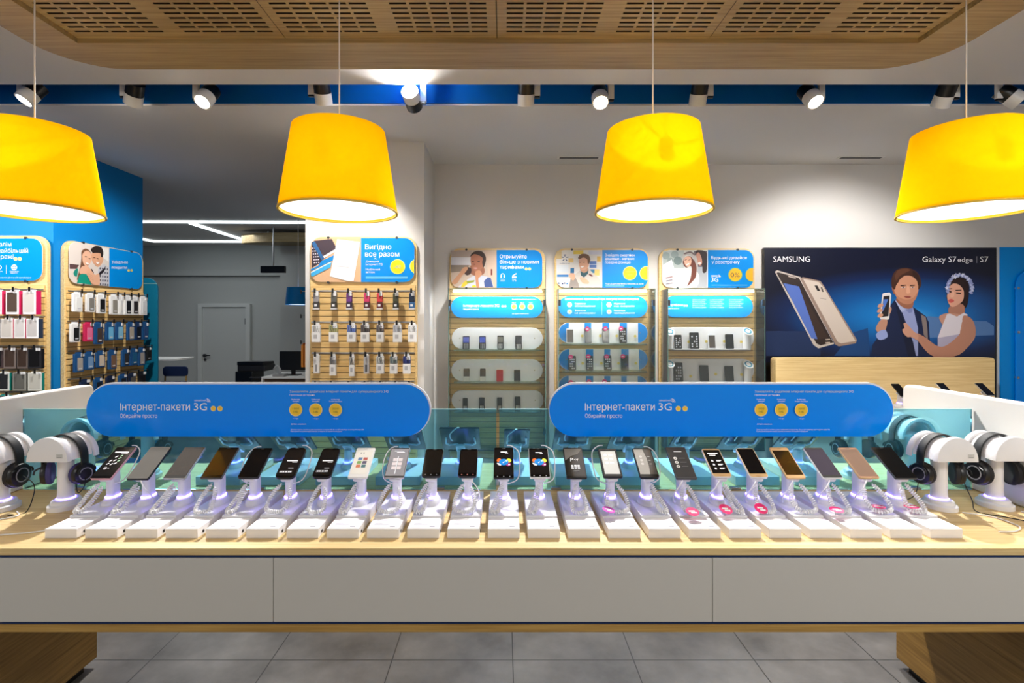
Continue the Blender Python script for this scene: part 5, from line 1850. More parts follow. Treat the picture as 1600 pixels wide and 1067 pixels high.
g1 = ('top row of the column board', 'second row of the column board', 'third row of the column board', 'partly hidden bottom row of the column board')
cols = ['grey', 'dark grey', 'purple', 'pink', 'red', 'olive black', 'navy']
mids = [(150, 146, 150), (96, 96, 92), (112, 60, 140), (214, 60, 110), (206, 60, 70), (70, 72, 56), (30, 44, 66)]
lows = [(60, 58, 60), (56, 54, 50), (58, 40, 70), (80, 34, 48), (96, 30, 34), (40, 40, 36), (40, 90, 140)]
def hang_col(row, i, x, dy=0.0):
    z = on_y(0, 350 + (col_rows[row][0]) / 3.95, 4.30).z
    return (on_y(460 + x / 3.95, 0, 4.22).x, 4.335 - 0.085, z)
for i, x in enumerate(col_rows[0][1]):
    pack('%s tube pack, %s in the top row on the column board' % (cols[i], ORD[i]), hang_col(0, i, x), 0, 0.046, 0.158, 0.032, (236, 234, 236), mids[i], lows[i], 'tube', 'packs on the column board')
m2 = [((226, 226, 226), (190, 190, 190)), ((180, 176, 120), (96, 96, 84)), ((110, 130, 190), (60, 84, 160)), ((96, 88, 90), (60, 54, 56)), ((120, 112, 112), (80, 74, 76)), ((196, 198, 206), (150, 152, 160)), ((232, 232, 232), (180, 180, 180))]
n2 = ['all-white', 'olive-topped', 'blue-topped', 'charcoal-topped', 'brown-grey-topped', 'silver-topped', 'white-corded']
for i, x in enumerate(col_rows[1][1]):
    pack('%s white cable pack, %s in the second row on the column board' % (n2[i], ORD[i]), hang_col(1, i, x), 0, 0.072 if i != 4 else 0.062, 0.165, 0.03, (238, 237, 236), *m2[i], 'cable', 'packs on the column board')
m3 = [('slim', (228, 226, 224), (150, 148, 150), 'slim pale box'), ('cable', (160, 156, 156), (110, 108, 108), 'grey-topped pack'), ('cable', (214, 206, 196), (90, 84, 80), 'narrow white pack'), ('slim', (196, 194, 196), (90, 88, 92), 'slim grey box'),
      ('cable', (206, 206, 204), (120, 124, 118), 'white cable pack'), ('cable', (130, 140, 140), (60, 80, 90), 'teal-grey-topped pack'), ('cable', (60, 70, 130), (30, 40, 96), 'navy-topped pack')]
for i, x in enumerate(col_rows[2][1]):
    st, md, lw, nm = m3[i]
    pack('%s, %s in the third row on the column board' % (nm, ORD[i]), hang_col(2, i, x), 0, (0.048, 0.052, 0.044, 0.044, 0.064, 0.062, 0.062)[i], (0.165, 0.182, 0.188, 0.168, 0.168, 0.168, 0.168)[i], 0.03, (236, 234, 232), md, lw, st, 'packs on the column board')
for i, x in enumerate(col_rows[3][1]):
    pack('white pack barely showing above the left pill sign, %s in that row' % ORD[i], hang_col(3, i, x), 0, 0.06, 0.16, 0.03, (236, 235, 234), (206, 204, 202), (130, 128, 130), 'cable', 'packs on the column board')

# phone cases on the blue wall's board
WHITE_, BLUE_ = (236, 236, 236), (24, 78, 132)
case_rows = [
    [(128, 100, 300, WHITE_, (232, 232, 230), 'all-white pack'), (255, 105, 302, WHITE_, (130, 126, 120), 'white pack with grey case'), (362, 115, 320, WHITE_, (24, 24, 26), 'white pack with black case'),
     (485, 122, 325, WHITE_, (146, 140, 130), 'white pack with taupe case'), (552, 128, 326, WHITE_, (214, 214, 212), 'narrow white pack with marble case'), (620, 134, 330, WHITE_, (22, 24, 30), 'white pack with glossy black case'), (690, 138, 330, WHITE_, (44, 38, 40), 'white pack with charcoal case'), (775, 145, 338, WHITE_, (214, 216, 218), 'white pack with pale feather case')],
    [(105, 380, 578, WHITE_, (26, 26, 28), 'lone white pack with black case'), (235, 384, 582, (206, 40, 90), (222, 110, 150), 'crimson pack'), (335, 392, 618, BLUE_, (72, 58, 54), 'long blue pack with brown case'), (445, 396, 582, BLUE_, (110, 180, 220), 'blue pack with sky case'),
     (540, 400, 584, BLUE_, (130, 186, 214), 'blue pack with pale sky case'), (650, 406, 588, BLUE_, (170, 160, 146), 'blue pack with sand case'), (720, 410, 590, (20, 50, 96), (16, 22, 34), 'dark blue pack with black case'), (790, 416, 594, BLUE_, (40, 70, 120), 'blue pack with navy case')],
    [(140, 680, 884, BLUE_, (168, 160, 152), 'blue pack with stone case'), (245, 678, 864, BLUE_, (116, 150, 190), 'blue pack with steel-blue case'), (355, 676, 846, BLUE_, (206, 190, 172), 'blue pack with beige case'), (470, 680, 872, BLUE_, (122, 92, 72), 'blue pack with copper case'),
     (600, 684, 864, BLUE_, (46, 46, 50), 'blue pack with graphite case'), (680, 684, 862, BLUE_, (30, 90, 130), 'blue pack with teal case'), (755, 686, 862, BLUE_, (160, 152, 146), 'blue pack with ash case'), (820, 690, 830, (36, 36, 40), (22, 22, 24), 'short black pack')],
    [(200, 945, 1110, (20, 40, 76), (20, 24, 34), 'navy pack'), (330, 940, 1110, BLUE_, (26, 30, 40), 'navy pack'), (450, 935, 1100, (18, 34, 66), (16, 20, 30), 'navy pack'), (570, 930, 1090, BLUE_, (30, 30, 36), 'navy pack'), (660, 926, 1090, (18, 34, 66), (96, 90, 84), 'navy pack'), (760, 924, 1080, (24, 26, 34), (16, 16, 20), 'navy pack')]]
rn = ['top', 'second', 'third']
for r, row in enumerate(case_rows):
    for i, (x, y0, y1, c, m, nm) in enumerate(row):
        xp = XB + 0.085
        p = on_x(100 + x / 6.273, 440 + y0 / 6.273, xp)
        q = on_x(100 + x / 6.273, 440 + y1 / 6.273, xp)
        zr = on_x(150, 440 + (105, 385, 665, 925)[r] / 6.273, XB + 0.05).z
        lab = '%s in the %s row on the blue wall board' % (nm, rn[r]) if r < 3 else 'dark blue pack in the lowest row on the blue wall board, %s from the left' % ORD[i]
        wd = 0.098 if 'narrow' not in nm else 0.06
        pack(lab, (xp, p.y, zr - 0.005), PI / 2, wd, round(p.z - q.z, 2), 0.02, c, m, (200, 200, 204), 'case', 'phone case packs on the blue wall board')

# cased accessories at the left picture edge
b1 = [
    (452, 300, 0.05, [(-10, 108, (232, 226, 230), (60, 44, 48), (206, 20, 90), 'white-framed pack with black case'), (140, 122, (232, 226, 230), (84, 70, 62), (206, 20, 90), 'white-framed pack with brown case'), (297, 122, (232, 226, 230), (206, 200, 196), (206, 20, 90), 'white-framed pack with pale case and pink side')]),
    (495, 520, 0.045, [(-40, 110, (226, 226, 230), (206, 206, 210), (190, 190, 196), 'pale pack'), (85, 118, (214, 208, 206), (196, 190, 184), (206, 60, 100), 'clear pack with white cable'), (205, 104, (226, 222, 222), (202, 198, 198), (206, 60, 100), 'clear pack with grey-white case'), (322, 112, (232, 232, 236), (190, 186, 186), (40, 52, 74), 'white pack with dark side')]),
    (541, 800, 0.03, [(-10, 110, (64, 50, 52), (30, 26, 28), (30, 26, 28), 'dark pack'), (105, 116, (112, 100, 96), (66, 52, 46), (40, 36, 36), 'smoky pack with round earpieces'), (222, 100, (96, 84, 80), (60, 46, 40), (40, 36, 36), 'brown-black pack'), (335, 124, (28, 28, 34), (14, 14, 18), (20, 20, 24), 'black pack')]),
    (578, 1005, 0.025, [(45, 112, (206, 210, 206), (40, 42, 46), (20, 130, 120), 'teal-edged pack with black power unit'), (192, 128, (132, 132, 126), (96, 96, 92), (60, 60, 58), 'grey clear pack'), (335, 130, (206, 206, 198), (188, 186, 178), (20, 130, 120), 'pale pack with two white plugs')]),
    (613, 1210, 0.025, [(50, 110, (20, 120, 116), (40, 40, 44), (20, 110, 110), 'teal pack'), (192, 110, (20, 120, 116), (60, 60, 60), (20, 110, 110), 'teal pack')])]
rr_ = ['top', 'second', 'third', 'fourth', 'lowest']
for r, (py, yb, dd, row) in enumerate(b1):
    z = on_y(0, py, 4.30).z
    for i, (x, w, c, m, s_, nm) in enumerate(row):
        yy = 4.335 - 0.085
        h = z - on_y(0, 440 + yb / 5.927, yy).z
        pack('%s, %s row at the left picture edge' % (nm, rr_[r]) if r < 4 else 'teal pack just showing in the lowest row at the left edge, %s' % ORD[i], (on_y(x / 5.927, 0, yy).x, yy, z - 0.004), 0, w / 5.927 * yy / FPX, round(h, 3), dd, c, m, s_, 'box', 'packs at the left picture edge')

# packs on the side of the column (end-on), with their hooks
sb = thing('slatwall_board', 'narrow edge of the board on the far side of the column', 'display board', (-1.7, 4.9, 0))
MB(M_OAK_DARK).box(-0.02, 0.006, -0.4, 0.4, 0.3, ZT).build('backing_board', sb)
for z in (on_y(0, 494, 5.0).z, on_y(0, 532, 5.0).z, on_y(0, 458, 5.0).z):
    hk = MB(M_STEEL).tube([(-0.02, -0.2, z), (-0.15, -0.2, z), (-0.158, -0.2, z + 0.012)], 0.003, 6).build('hook', sb)
    MB(M_BLACK).box(-0.163, -0.158, -0.21, -0.19, z - 0.02, z + 0.016).build('price_holder', hk)
for k in range(4):
    zz = on_y(0, 532, 5.0).z - 0.004
    pack('orange pack hanging end-on at the left edge of the column, %s from the tip' % ORD[k], (-1.83 + k * 0.03, 4.7, zz - 0.004), PI / 2, 0.1, 0.22, 0.02, (236, 130, 20), (240, 150, 40), (250, 190, 90), 'slim', 'orange packs beside the column')
zz = on_y(0, 494, 5.0).z - 0.008
pack('pale blue pack hanging end-on at the left edge of the column', (-1.745, 4.7, zz), PI / 2, 0.1, 0.19, 0.03, (170, 206, 226), (180, 214, 232), (150, 190, 214), 'slim', None)

# ------------------------------------------------------------------ glass cases on the three boards
PHC = {}
def small_phone(label, p, w, h, kind, group):
    t = thing('mobile_phone', label, 'phone', p, (math.radians(-8), 0, 0), group)
    key = (round(w, 3), round(h, 3), kind)
    if key in PHC:
        for c0 in PHC[key].children:
            c = c0.copy()
            COL.objects.link(c)
            c.parent = t
        return t
    PHC[key] = t
    hw = w / 2
    body = {'flip_red': (196, 26, 44), 'grey': (92, 90, 84), 'frame': (226, 226, 228)}.get(kind, (22, 22, 26))
    MB(ink(*body, 0.3)).prism([(x, 0, z) for x, z in rrect(-hw, hw, 0, h, min(0.008, hw * 0.4))], (0, 0.011, 0)).build('body', t, bevel=0.0015)
    def scr(c, z0, z1, k=0.84):
        MB(ink(*c, 0.15)).box(-hw * k, hw * k, -0.0009, -0.0001, z0 * h, z1 * h).build('display', t)
    def keys(c, z0, z1):
        mb = MB(ink(*c))
        for i in range(3):
            for j in range(4):
                x = (-0.62 + i * 0.47) * hw
                z = (z0 + (z1 - z0) * j / 4) * h
                mb.box(x, x + 0.3 * hw, -0.0009, -0.0001, z, z + (z1 - z0) * h * 0.16)
        mb.build('keypad', t)
    if kind == 'keys_blue':
        scr((70, 90, 190), 0.5, 0.92); keys((170, 170, 176), 0.06, 0.44)
    elif kind == 'keys_grey':
        scr((120, 118, 112), 0.5, 0.9); keys((206, 206, 206), 0.06, 0.42)
    elif kind == 'keys_white':
        scr((60, 62, 66), 0.45, 0.92); keys((232, 232, 232), 0.05, 0.38)
    elif kind == 'flip_red':
        MB(ink(150, 16, 30)).box(-hw * 0.96, hw * 0.96, -0.0008, -0.0001, h * 0.485, h * 0.50).build('hinge_line', t)
    elif kind == 'flip_pale':
        MB(ink(206, 204, 200)).box(-hw, hw, -0.001, -0.0001, 0, h * 0.38).build('keypad', t)
        scr((78, 64, 56), 0.42, 0.96, 0.96)
    elif kind == 'icons':
        scr((16, 16, 20), 0.06, 0.94, 0.9)
        mb = MB(ink(206, 206, 214))
        rnd = random.Random(int(w * 1e6))
        for i in range(3):
            for j in range(5):
                if rnd.random() < 0.7:
                    x = (-0.66 + i * 0.5) * hw
                    mb.box(x, x + 0.3 * hw, -0.0014, -0.0009, h * (0.1 + j * 0.15), h * (0.18 + j * 0.15))
        mb.build('icons', t)
    elif kind == 'frame':
        scr((88, 80, 74), 0.05, 0.92, 0.84)
    else:
        scr((30, 32, 36), 0.08, 0.94, 0.9)
    return t

YC = 4.885
def pill_shelf(label, px0, px1, py0, py1, bands=None, ledge=True, group='pill-shaped shelves in the glass cases'):
    a, b = on_y(px0, py1, YC), on_y(px1, py0, YC)
    t = thing('display_shelf', label, 'shelf', ((a.x + b.x) / 2, YC, a.z), group=group)
    o = t.location.copy()
    MB(M_PLASTIC).prism([(x, YC, z) for x, z in pill(a.x, b.x, a.z, b.z, 14)], (0, 0.045, 0)).build('pill_panel', t, o, bevel=0.002)
    if bands:
        mb = MB(M_SIGN2)
        r = (b.z - a.z) / 2 - 0.003
        full = pill(a.x + 0.004, b.x - 0.003, a.z + 0.003, b.z - 0.003, 14)
        cutl = on_y(bands[0][0], 0, YC).x
        cutr = on_y(bands[-1][1], 0, YC).x
        mb.face([(min(x, cutl), YC - 0.0008, z) for x, z in full if x <= cutl + 0.3])
        mb.face([(max(x, cutr), YC - 0.0008, z) for x, z in full if x >= cutr - 0.3])
        for q, w in zip(bands, bands[1:]):
            mb.box(on_y(q[1], 0, YC).x, on_y(w[0], 0, YC).x, YC - 0.0008, YC - 0.0001, a.z + 0.003, b.z - 0.003)
        mb.build('blue_print', t, o)
    if ledge:
        MB(M_SHELF).prism([(x, y, a.z - 0.012) for x, y in ((a.x + 0.03, YC + 0.04), (b.x - 0.03, YC + 0.04), (b.x - 0.03, YC - 0.085), (b.x - 0.05, YC - 0.10), (a.x + 0.05, YC - 0.10), (a.x + 0.03, YC - 0.085))], (0, 0, 0.011)).build('glass_ledge', t, o)
    else:
        MB(M_PLASTIC).prism([(x, y, a.z - 0.010) for x, y in rrect(a.x + 0.06, b.x - 0.06, YC - 0.075, YC + 0.04, 0.02)], (0, 0, 0.0095)).build('ledge', t, o, bevel=0.002)
    pins = (0.09, 0.91)
    for q in pins:
        x = a.x + (b.x - a.x) * q
        MB(ink(150, 140, 90)).cyl((x, YC - 0.0015, (a.z + b.z) / 2), (x, YC, (a.z + b.z) / 2), 0.005, n=10).build('pin', t, o)
    return a.z

def case_sign(label, px0, px1, py0, py1, txt):
    y = YC - 0.02
    a, b = on_y(px0, py1, y), on_y(px1, py0, y)
    t = thing('pill_sign', label, 'sign', ((a.x + b.x) / 2, y, a.z), group='small blue pill signs in the glass cases')
    o = t.location.copy()
    MB(M_SIGN2).prism([(x, y, z) for x, z in pill(a.x, b.x, a.z, b.z, 14)], (0, 0.03, 0)).build('blue_face', t, o, bevel=0.001)
    MB(M_DARKSTEEL).box(a.x + 0.2, b.x - 0.2, y + 0.03, 4.933, a.z + 0.06, a.z + 0.1).build('mount', t, o)
    pr = Print(lambda u, v: on_y(u, v, y), (0, -1, 0), 0.00025, 0.0006)
    txt(pr)
    pr.build('lettering', t, o)

def glass_case(k, px0, px1, label):
    yf, yb = 4.72, 4.93
    a, b = on_y(px0, 0, yf).x, on_y(px1, 0, yf).x
    # the case sits square on its board
    cx, w = CASES[k]
    c = (a + b) / 2
    t = thing('glass_display_case', label, 'display case', (c, yb, 0.45), group='glass cases on the slatted boards')
    o = t.location.copy()
    z0, z1 = 0.45, on_y(0, 451.5, yf).z
    MB(M_CLEAR).box(a, b, yf, yf + 0.005, z0, z1).build('front_pane', t, o)
    for x in (a, b - 0.005):
        MB(M_CLEAR).box(x, x + 0.005, yf + 0.0052, yb, z0, z1).build('side_pane', t, o)
    MB(M_CLEAR).box(a, b, yf, yb, z1, z1 + 0.004).build('top_pane', t, o)
    mb = MB(M_EDGE)
    for x in (a - 0.001, b - 0.005):
        mb.box(x, x + 0.006, yf - 0.001, yf + 0.001, z0, z1 + 0.004)
    mb.box(a, b, yf - 0.001, yf + 0.001, z1 - 0.002, z1 + 0.005)
    mb.build('polished_edge', t, o)
    for x in (a + 0.012, b - 0.012):
        for z in (on_y(0, 473, yf).z, 0.62):
            MB(M_DARKSTEEL).box(x - 0.011, x + 0.011, yf - 0.004, yf + 0.03, z - 0.028, z + 0.028).build('hinge', t, o, bevel=0.002)
    MB(M_CLEAR).box(a, b, yf, yb, z0 - 0.008, z0).build('bottom_pane', t, o)
    lamp('case_strip_light', 'AREA', (c, yf + 0.035, z1 - 0.012), 3.2, (1, 0.98, 0.93), (0, 0.13, -1), w * 0.9, 0.04)
    MB(mat('case_light', (255, 250, 235), 0.5, emit=1.6, emit_color=(255, 246, 214))).box(cx - w * 0.46, cx + w * 0.46, yb - 0.05, yb - 0.03, z1 - 0.022, z1 - 0.004).build('light_strip', t, o)

f8 = lambda x, y: (680 + x / 3.81, 370 + y / 3.81)
f1 = lambda x, y: (850 + x / 4.267, 370 + y / 4.267)
f2 = lambda x, y: (1020 + x / 4.268, 370 + y / 4.268)

def s_case1(s):
    s.text('lнтернет-пакети', 724, 771, 479.4, 3.9)
    s.text('3G', 773, 780, 479.4, 4.4)
    for x in (785.5, 789.5):
        s.begin('yellow_dot')
        s.shape(circle(x, 478.4, 1.7, 12), (240, 232, 190))
    s.begin()
    s.text('Обирайте просто', 724, 748, 484, 2.2)
    s.text('Замовляйте додаткові інтернет-пакети', 800, 838, 468.4, 1.6)
    for x in (803, 816, 829):
        s.text('Київстар', x - 3, x + 3, 473.4, 1.2)
        s.begin('round_badge')
        s.shape(circle(x, 479, 4.6, 18), (250, 236, 150))
        s.shape(circle(x, 479, 3.2, 18), (240, 200, 60))
        s.begin()
    s.text('Діє 30 днів за замовленням', 800, 826, 491, 1.6)
case_sign('small blue pill sign with three yellow discs, in the leftmost glass case', *f8(95, 0)[:1], f8(640, 0)[0], f8(0, 355)[1], f8(0, 482)[1], s_case1)
def s_case2(s):
    s.text('Ексклюзивні пропозиції при покупці смартфону', 883, 991, 468.6, 3.2)
    for x in (993, 997):
        s.begin('yellow_dot')
        s.shape(circle(x, 467.4, 1.4, 12), (240, 236, 214))
    s.begin()
    for i, (x, y) in enumerate(((890, 476), (951.5, 476), (890, 487), (951.5, 487))):
        s.begin('round_badge')
        s.shape(circle(x, y, 3.9, 18), (226, 232, 232) if i < 2 else (160, 196, 206))
        s.shape(circle(x, y, 1.6, 12), (206, 186, 110))
        s.begin()
        s.text(('Сервісне', 'Підписка', 'Знижки', 'Безкоштовне')[i], x + 8, x + 25, y - 0.6, 2.4)
        s.text(('обслуговування', 'на сервіс', 'на аксесуари', 'налаштування')[i], x + 8, x + 40, y + 3.2, 2.4)
    s.shape([(940, 471), (940.6, 471), (940.6, 492), (940, 492)], (140, 206, 246))
case_sign('small blue pill sign with four pale discs, in the middle glass case', f1(97, 0)[0], f1(690, 0)[0], f1(0, 395)[1], f1(0, 538)[1], s_case2)
def s_case3(s):
    s.text('Смартфони', 1039, 1067, 478, 3.4)
    for x in (1069.5, 1073):
        s.begin('yellow_dot')
        s.shape(circle(x, 477.4, 1.6, 12), (240, 236, 214))
    s.begin()
    s.text('Обирайте просто', 1039, 1061, 482.6, 1.8)
    for x, yy in ((1082, 469), (1109, 469), (1139, 469)):
        for k in range(5):
            s.text('розстрочка на смартфони', x, x + 22 - 3 * (k % 2), yy + k * 3, 1.3)
case_sign('small blue pill sign with columns of fine print, in the case beside the poster', f2(75, 0)[0], f2(668, 0)[0], f2(0, 393)[1], f2(0, 537)[1], s_case3)

def phones_on(zshelf, items, pos, tail, group):
    for i, (x0, x1, y0, kind, nm) in enumerate(items):
        pa, pb = pos(x0, y0), pos(x1, y0)
        yy = YC - 0.045
        a, b = on_y(pa[0], pa[1], yy), on_y(pb[0], 0, yy)
        small_phone('%s, %s %s' % (nm, ORD[i], tail), ((a.x + b.x) / 2, yy, zshelf + 0.001), b.x - a.x, a.z - zshelf - 0.001, kind, group)

G1, G2, G3 = 'keypad phones in the leftmost case', 'phones in the middle case', 'phones in the case beside the poster'
z = pill_shelf('upper white pill shelf in the leftmost glass case', f8(98, 0)[0], f8(640, 0)[0], f8(0, 540)[1], f8(0, 668)[1])
phones_on(z, [(163, 204, 590, 'keys_blue', 'keypad phone with blue display'), (262, 301, 590, 'keys_blue', 'keypad phone with blue display'), (370, 407, 587, 'keys_grey', 'black slider phone'), (477, 516, 587, 'keys_white', 'dark phone with pale keys')], f8, 'on the upper shelf of the leftmost case', G1)
z = pill_shelf('middle white pill shelf in the leftmost glass case', f8(96, 0)[0], f8(640, 0)[0], f8(0, 730)[1], f8(0, 858)[1])
phones_on(z, [(168, 204, 784, 'flip_pale', 'brown and silver phone'), (266, 300, 784, 'flip_pale', 'black and silver phone'), (364, 404, 791, 'flip_red', 'red folding phone'), (469, 508, 791, 'grey', 'grey phone')], f8, 'on the middle shelf of the leftmost case', G1)
z = pill_shelf('lowest white pill shelf in the leftmost glass case', f8(97, 0)[0], f8(645, 0)[0], f8(0, 915)[1], f8(0, 1030)[1])
phones_on(z, [(163, 193, 960, 'keys_white', 'small dark keypad phone'), (261, 294, 956, 'keys_white', 'small black keypad phone'), (369, 398, 956, 'keys_white', 'small keypad phone'), (474, 508, 951, 'keys_white', 'taller dark keypad phone')], f8, 'on the lowest shelf of the leftmost case', G1)

B2 = [[(197, 270), (315, 390), (435, 505), (553, 627)], [(210, 280), (328, 402), (442, 515), (565, 633)], [(210, 280), (328, 402), (442, 515), (552, 622)]]
def pink_dot(label, p):
    t = thing('sale_sticker', label, 'sticker', p, group='pink stickers over the middle case phones')
    MB(ink(240, 60, 140)).prism([(x, 0, z) for x, z in circle(0, 0, 0.022, 20)], (0, 0.0012, 0)).build('disc', t)
    MB(M_TXT).box(-0.012, 0.010, -0.0006, -0.0001, -0.006, 0.002).build('print', t)
for r, (x0, x1, y0, y1, nm) in enumerate(((97, 692, 572, 708, 'upper'), (97, 692, 748, 888, 'middle'), (97, 692, 926, 1060, 'lowest'))):
    bands = [(f1(p, 0)[0], f1(q, 0)[0]) for p, q in B2[r]]
    z = pill_shelf('%s blue and white striped pill shelf in the middle glass case' % nm, f1(x0, 0)[0], f1(x1, 0)[0], f1(0, y0)[1], f1(0, y1)[1], bands)
    items = [[(150, 200, 610, 'frame', 'white-framed phone'), (272, 318, 608, 'plain', 'dark phone'), (391, 436, 608, 'plain', 'dark phone'), (503, 553, 604, 'icons', 'phone showing icons')],
             [(164, 214, 792, 'icons', 'phone showing icons'), (282, 329, 792, 'icons', 'phone showing icons'), (402, 452, 790, 'icons', 'phone showing icons'), (515, 566, 788, 'plain', 'large dark phone')],
             [(164, 214, 966, 'icons', 'phone showing icons'), (282, 329, 966, 'plain', 'dark phone'), (402, 444, 960, 'plain', 'dark phone')]][r]
    phones_on(z, items, f1, 'on the %s shelf of the middle case' % nm, G2)
    for i, (x, y) in enumerate([[(289, 614), (410, 612), (514, 611)], [(178, 800), (295, 797), (418, 798), (526, 797)], [(178, 970), (300, 966), (403, 964)]][r]):
        px, py = f1(x, y)
        pink_dot('pink sticker on the %s shelf of the middle case, %s from the left' % (nm, ORD[i]), on_y(px, py, YC - 0.05))
for r, (y0, y1, nm) in enumerate(((603, 745, 'upper'), (815, 962, 'lower'))):
    z = pill_shelf('%s white pill shelf in the case beside the poster' % nm, f2(76, 0)[0], f2(676, 0)[0], f2(0, y0)[1], f2(0, y1)[1], None, False)
    phones_on(z, [[(147, 196, 652, 'icons', 'dark phone with white lines'), (250, 312, 636, 'icons', 'larger phone with white lines'), (374, 422, 648, 'frame', 'phone with pale lower edge'), (489, 543, 648, 'plain', 'plain dark phone')],
                  [(146, 204, 838, 'icons', 'tall phone showing icons'), (318, 376, 856, 'plain', 'plain slate phone'), (487, 543, 860, 'plain', 'plain black phone')]][r], f2, 'on the %s shelf beside the poster' % nm, G3)
    for i, (x, y) in enumerate([[(112, 638), (632, 636)], [(112, 852), (636, 856)]][r]):
        px, py = f2(x, y)
        c = on_y(px, py, YC - 0.05)
        t = thing('round_badge_stand', 'white round badge with a blue ring on the %s shelf beside the poster, %s' % (nm, 'right end' if i else 'left end'), 'badge', (c.x, c.y, z), group='round badges on the right case shelves')
        hgt = c.z - z
        MB(M_PLASTIC).cyl((0, 0.01, 0), (0, 0.01, hgt), 0.034, n=24).build('cylinder', t, smooth=True)
        mb = MB(M_PLASTIC)
        mb.M = Matrix.Translation((0, -0.004, hgt + 0.008)) @ Matrix.Rotation(math.radians(42), 4, 'X')
        mb.prism([(p, q, 0) for p, q in circle(0, 0, 0.046, 26, 0.052)], (0, 0, 0.003))
        d = mb.build('tilted_disc', t)
        mb = MB(ink(20, 140, 170))
        mb.M = Matrix.Translation((0, -0.004, hgt + 0.008)) @ Matrix.Rotation(math.radians(42), 4, 'X')
        mb.ring([(p, q, 0.0032) for p, q in circle(0, 0, 0.034, 26, 0.038)], [(p, q, 0.0032) for p, q in circle(0, 0, 0.022, 26, 0.026)], (0, 0, 0.0006))
        mb.build('blue_ring', d)
def yellow_tag(label, px, py, group='yellow price tags in the cases'):
    p = on_y(px, py, YC - 0.012)
    t = thing('price_tag', label, 'tag', p, group=group)
    MB(ink(236, 214, 110)).prism([(x, 0, z) for x, z in circle(0, 0, 0.013, 16)], (0, 0.003, 0)).build('disc', t)
    MB(M_PLASTIC).box(-0.003, 0.003, 0.0031, 0.0118, -0.003, 0.003).build('pin', t)
for nm, pts in (('upper', ((255, 660), (375, 660), (485, 660), (608, 662))), ('middle', ((258, 843), (382, 843), (497, 843), (613, 843)))):
    for i, q in enumerate(pts):
        yellow_tag('small yellow price tag on the %s shelf of the middle case, %s' % (nm, ORD[i]), *f1(*q))
for nm, pts in (('upper', ((240, 700), (357, 697), (477, 697), (590, 700))), ('lower', ((253, 930), (420, 915), (592, 918)))):
    for i, q in enumerate(pts):
        yellow_tag('small yellow price tag on the %s shelf beside the poster, %s' % (nm, ORD[i]), *f2(*q))
for k, (x0, x1, lab) in enumerate(((700.5, 853.0, 'leftmost glass case, with keypad phones'), (872.4, 1024, 'middle glass case, with blue and white striped shelves'), (1043.5, 1195.5, 'glass case right beside the night-blue poster'))):
    glass_case(k, x0, x1, lab)

# ------------------------------------------------------------------ the night-blue poster, the counter below it
YP = 4.965
def PP(px, py):
    return on_y(px, py, YP)
a, b = PP(1194, 622), PP(1557, 387)
t = thing('wall_poster', 'large night-blue phone poster with a man and a bride on the back wall', 'poster', ((a.x + b.x) / 2, YP, 0.5))
o = t.location.copy()
MB(M_BLACK).box(a.x, b.x, YP, 4.999, 0.5, b.z).build('panel', t, o)
MB(poster_night('night_blue_print')).box(a.x + 0.004, b.x - 0.012, YP - 0.001, YP - 0.0001, EYE + (CY - 566) * YP / FPX, b.z - 0.006).build('night_background', t, o)
pr = Print(lambda u, v: PP(u, v), (0, -1, 0), 0.00018, 0.0016)
pr.text('SAMSUNG', 1208, 1265.5, 409, 8.6, ink(236, 236, 240), 0.018)
pr.text('Galaxy S7', 1441, 1494, 409.4, 8.8, ink(236, 236, 240), 0.008)
pr.text('edge', 1496, 1519.5, 409.4, 7.6, ink(226, 226, 230), 0.008)
pr.shape([(1525.5, 400.5), (1526.3, 400.5), (1526.3, 411), (1525.5, 411)], (160, 160, 170))
pr.text('S7', 1531, 1544, 409.4, 8.8, M_TXT, 0.02)
pr.build('lettering', t, o)

pr = Print(lambda u, v: PP(1195 + u / 6.465, 395 + v / 6.465), (0, -1, 0), 0.00012, 0.0012)
# sea and horizon haze
pr.shape([(12, 792), (360, 790), (560, 800), (560, 1040), (12, 1040)], (16, 40, 84))
pr.shape([(900, 800), (1040, 760), (1060, 1040), (700, 1040)], (20, 66, 122))
# two phones
pr.shape([(100, 190), (125, 176), (360, 245), (700, 920), (540, 965), (490, 930)], (196, 184, 176))
pr.shape([(118, 205), (130, 195), (345, 255), (690, 905), (560, 935), (520, 915)], (46, 34, 32))
pr.shape([(185, 305), (345, 340), (530, 870), (470, 865)], (84, 112, 190))
pr.shape([(345, 340), (640, 860), (530, 870)], (58, 42, 36))
pr.shape([(235, 232), (312, 252), (310, 260), (238, 242)], (206, 190, 180))
for y in (872, 905):
    pr.shape([(610, y), (655, y - 4), (662, y + 6), (616, y + 10)], (206, 190, 176))
pr.shape([(355, 260), (385, 245), (560, 285), (600, 340), (930, 880), (915, 915), (745, 945), (710, 925)], (150, 128, 116))
pr.shape([(385, 262), (545, 296), (590, 345), (915, 890), (770, 915), (735, 900)], (206, 192, 180))
pr.shape([(500, 330), (530, 330), (558, 385), (530, 385)], (40, 34, 34))
pr.shape([(562, 345), (578, 345), (594, 395), (578, 395)], (96, 86, 80))
pr.shape([(556, 456), (620, 466), (620, 471), (558, 462)], (160, 146, 136))
pr.mb.build('pictured_phones', t, o)

pr = Print(lambda u, v: PP(1380 + u / 6.467, 395 + v / 6.467), (0, -1, 0), 0.00012, 0.0012)
JK, JK2, SH, SK_, SKd = (22, 34, 70), (16, 24, 52), (150, 160, 206), (206, 146, 116), (150, 94, 72)
# haze on the horizon
pr.shape([(440, 640), (560, 650), (940, 690), (1040, 690), (1118, 740), (1118, 830), (440, 860)], (84, 122, 176))
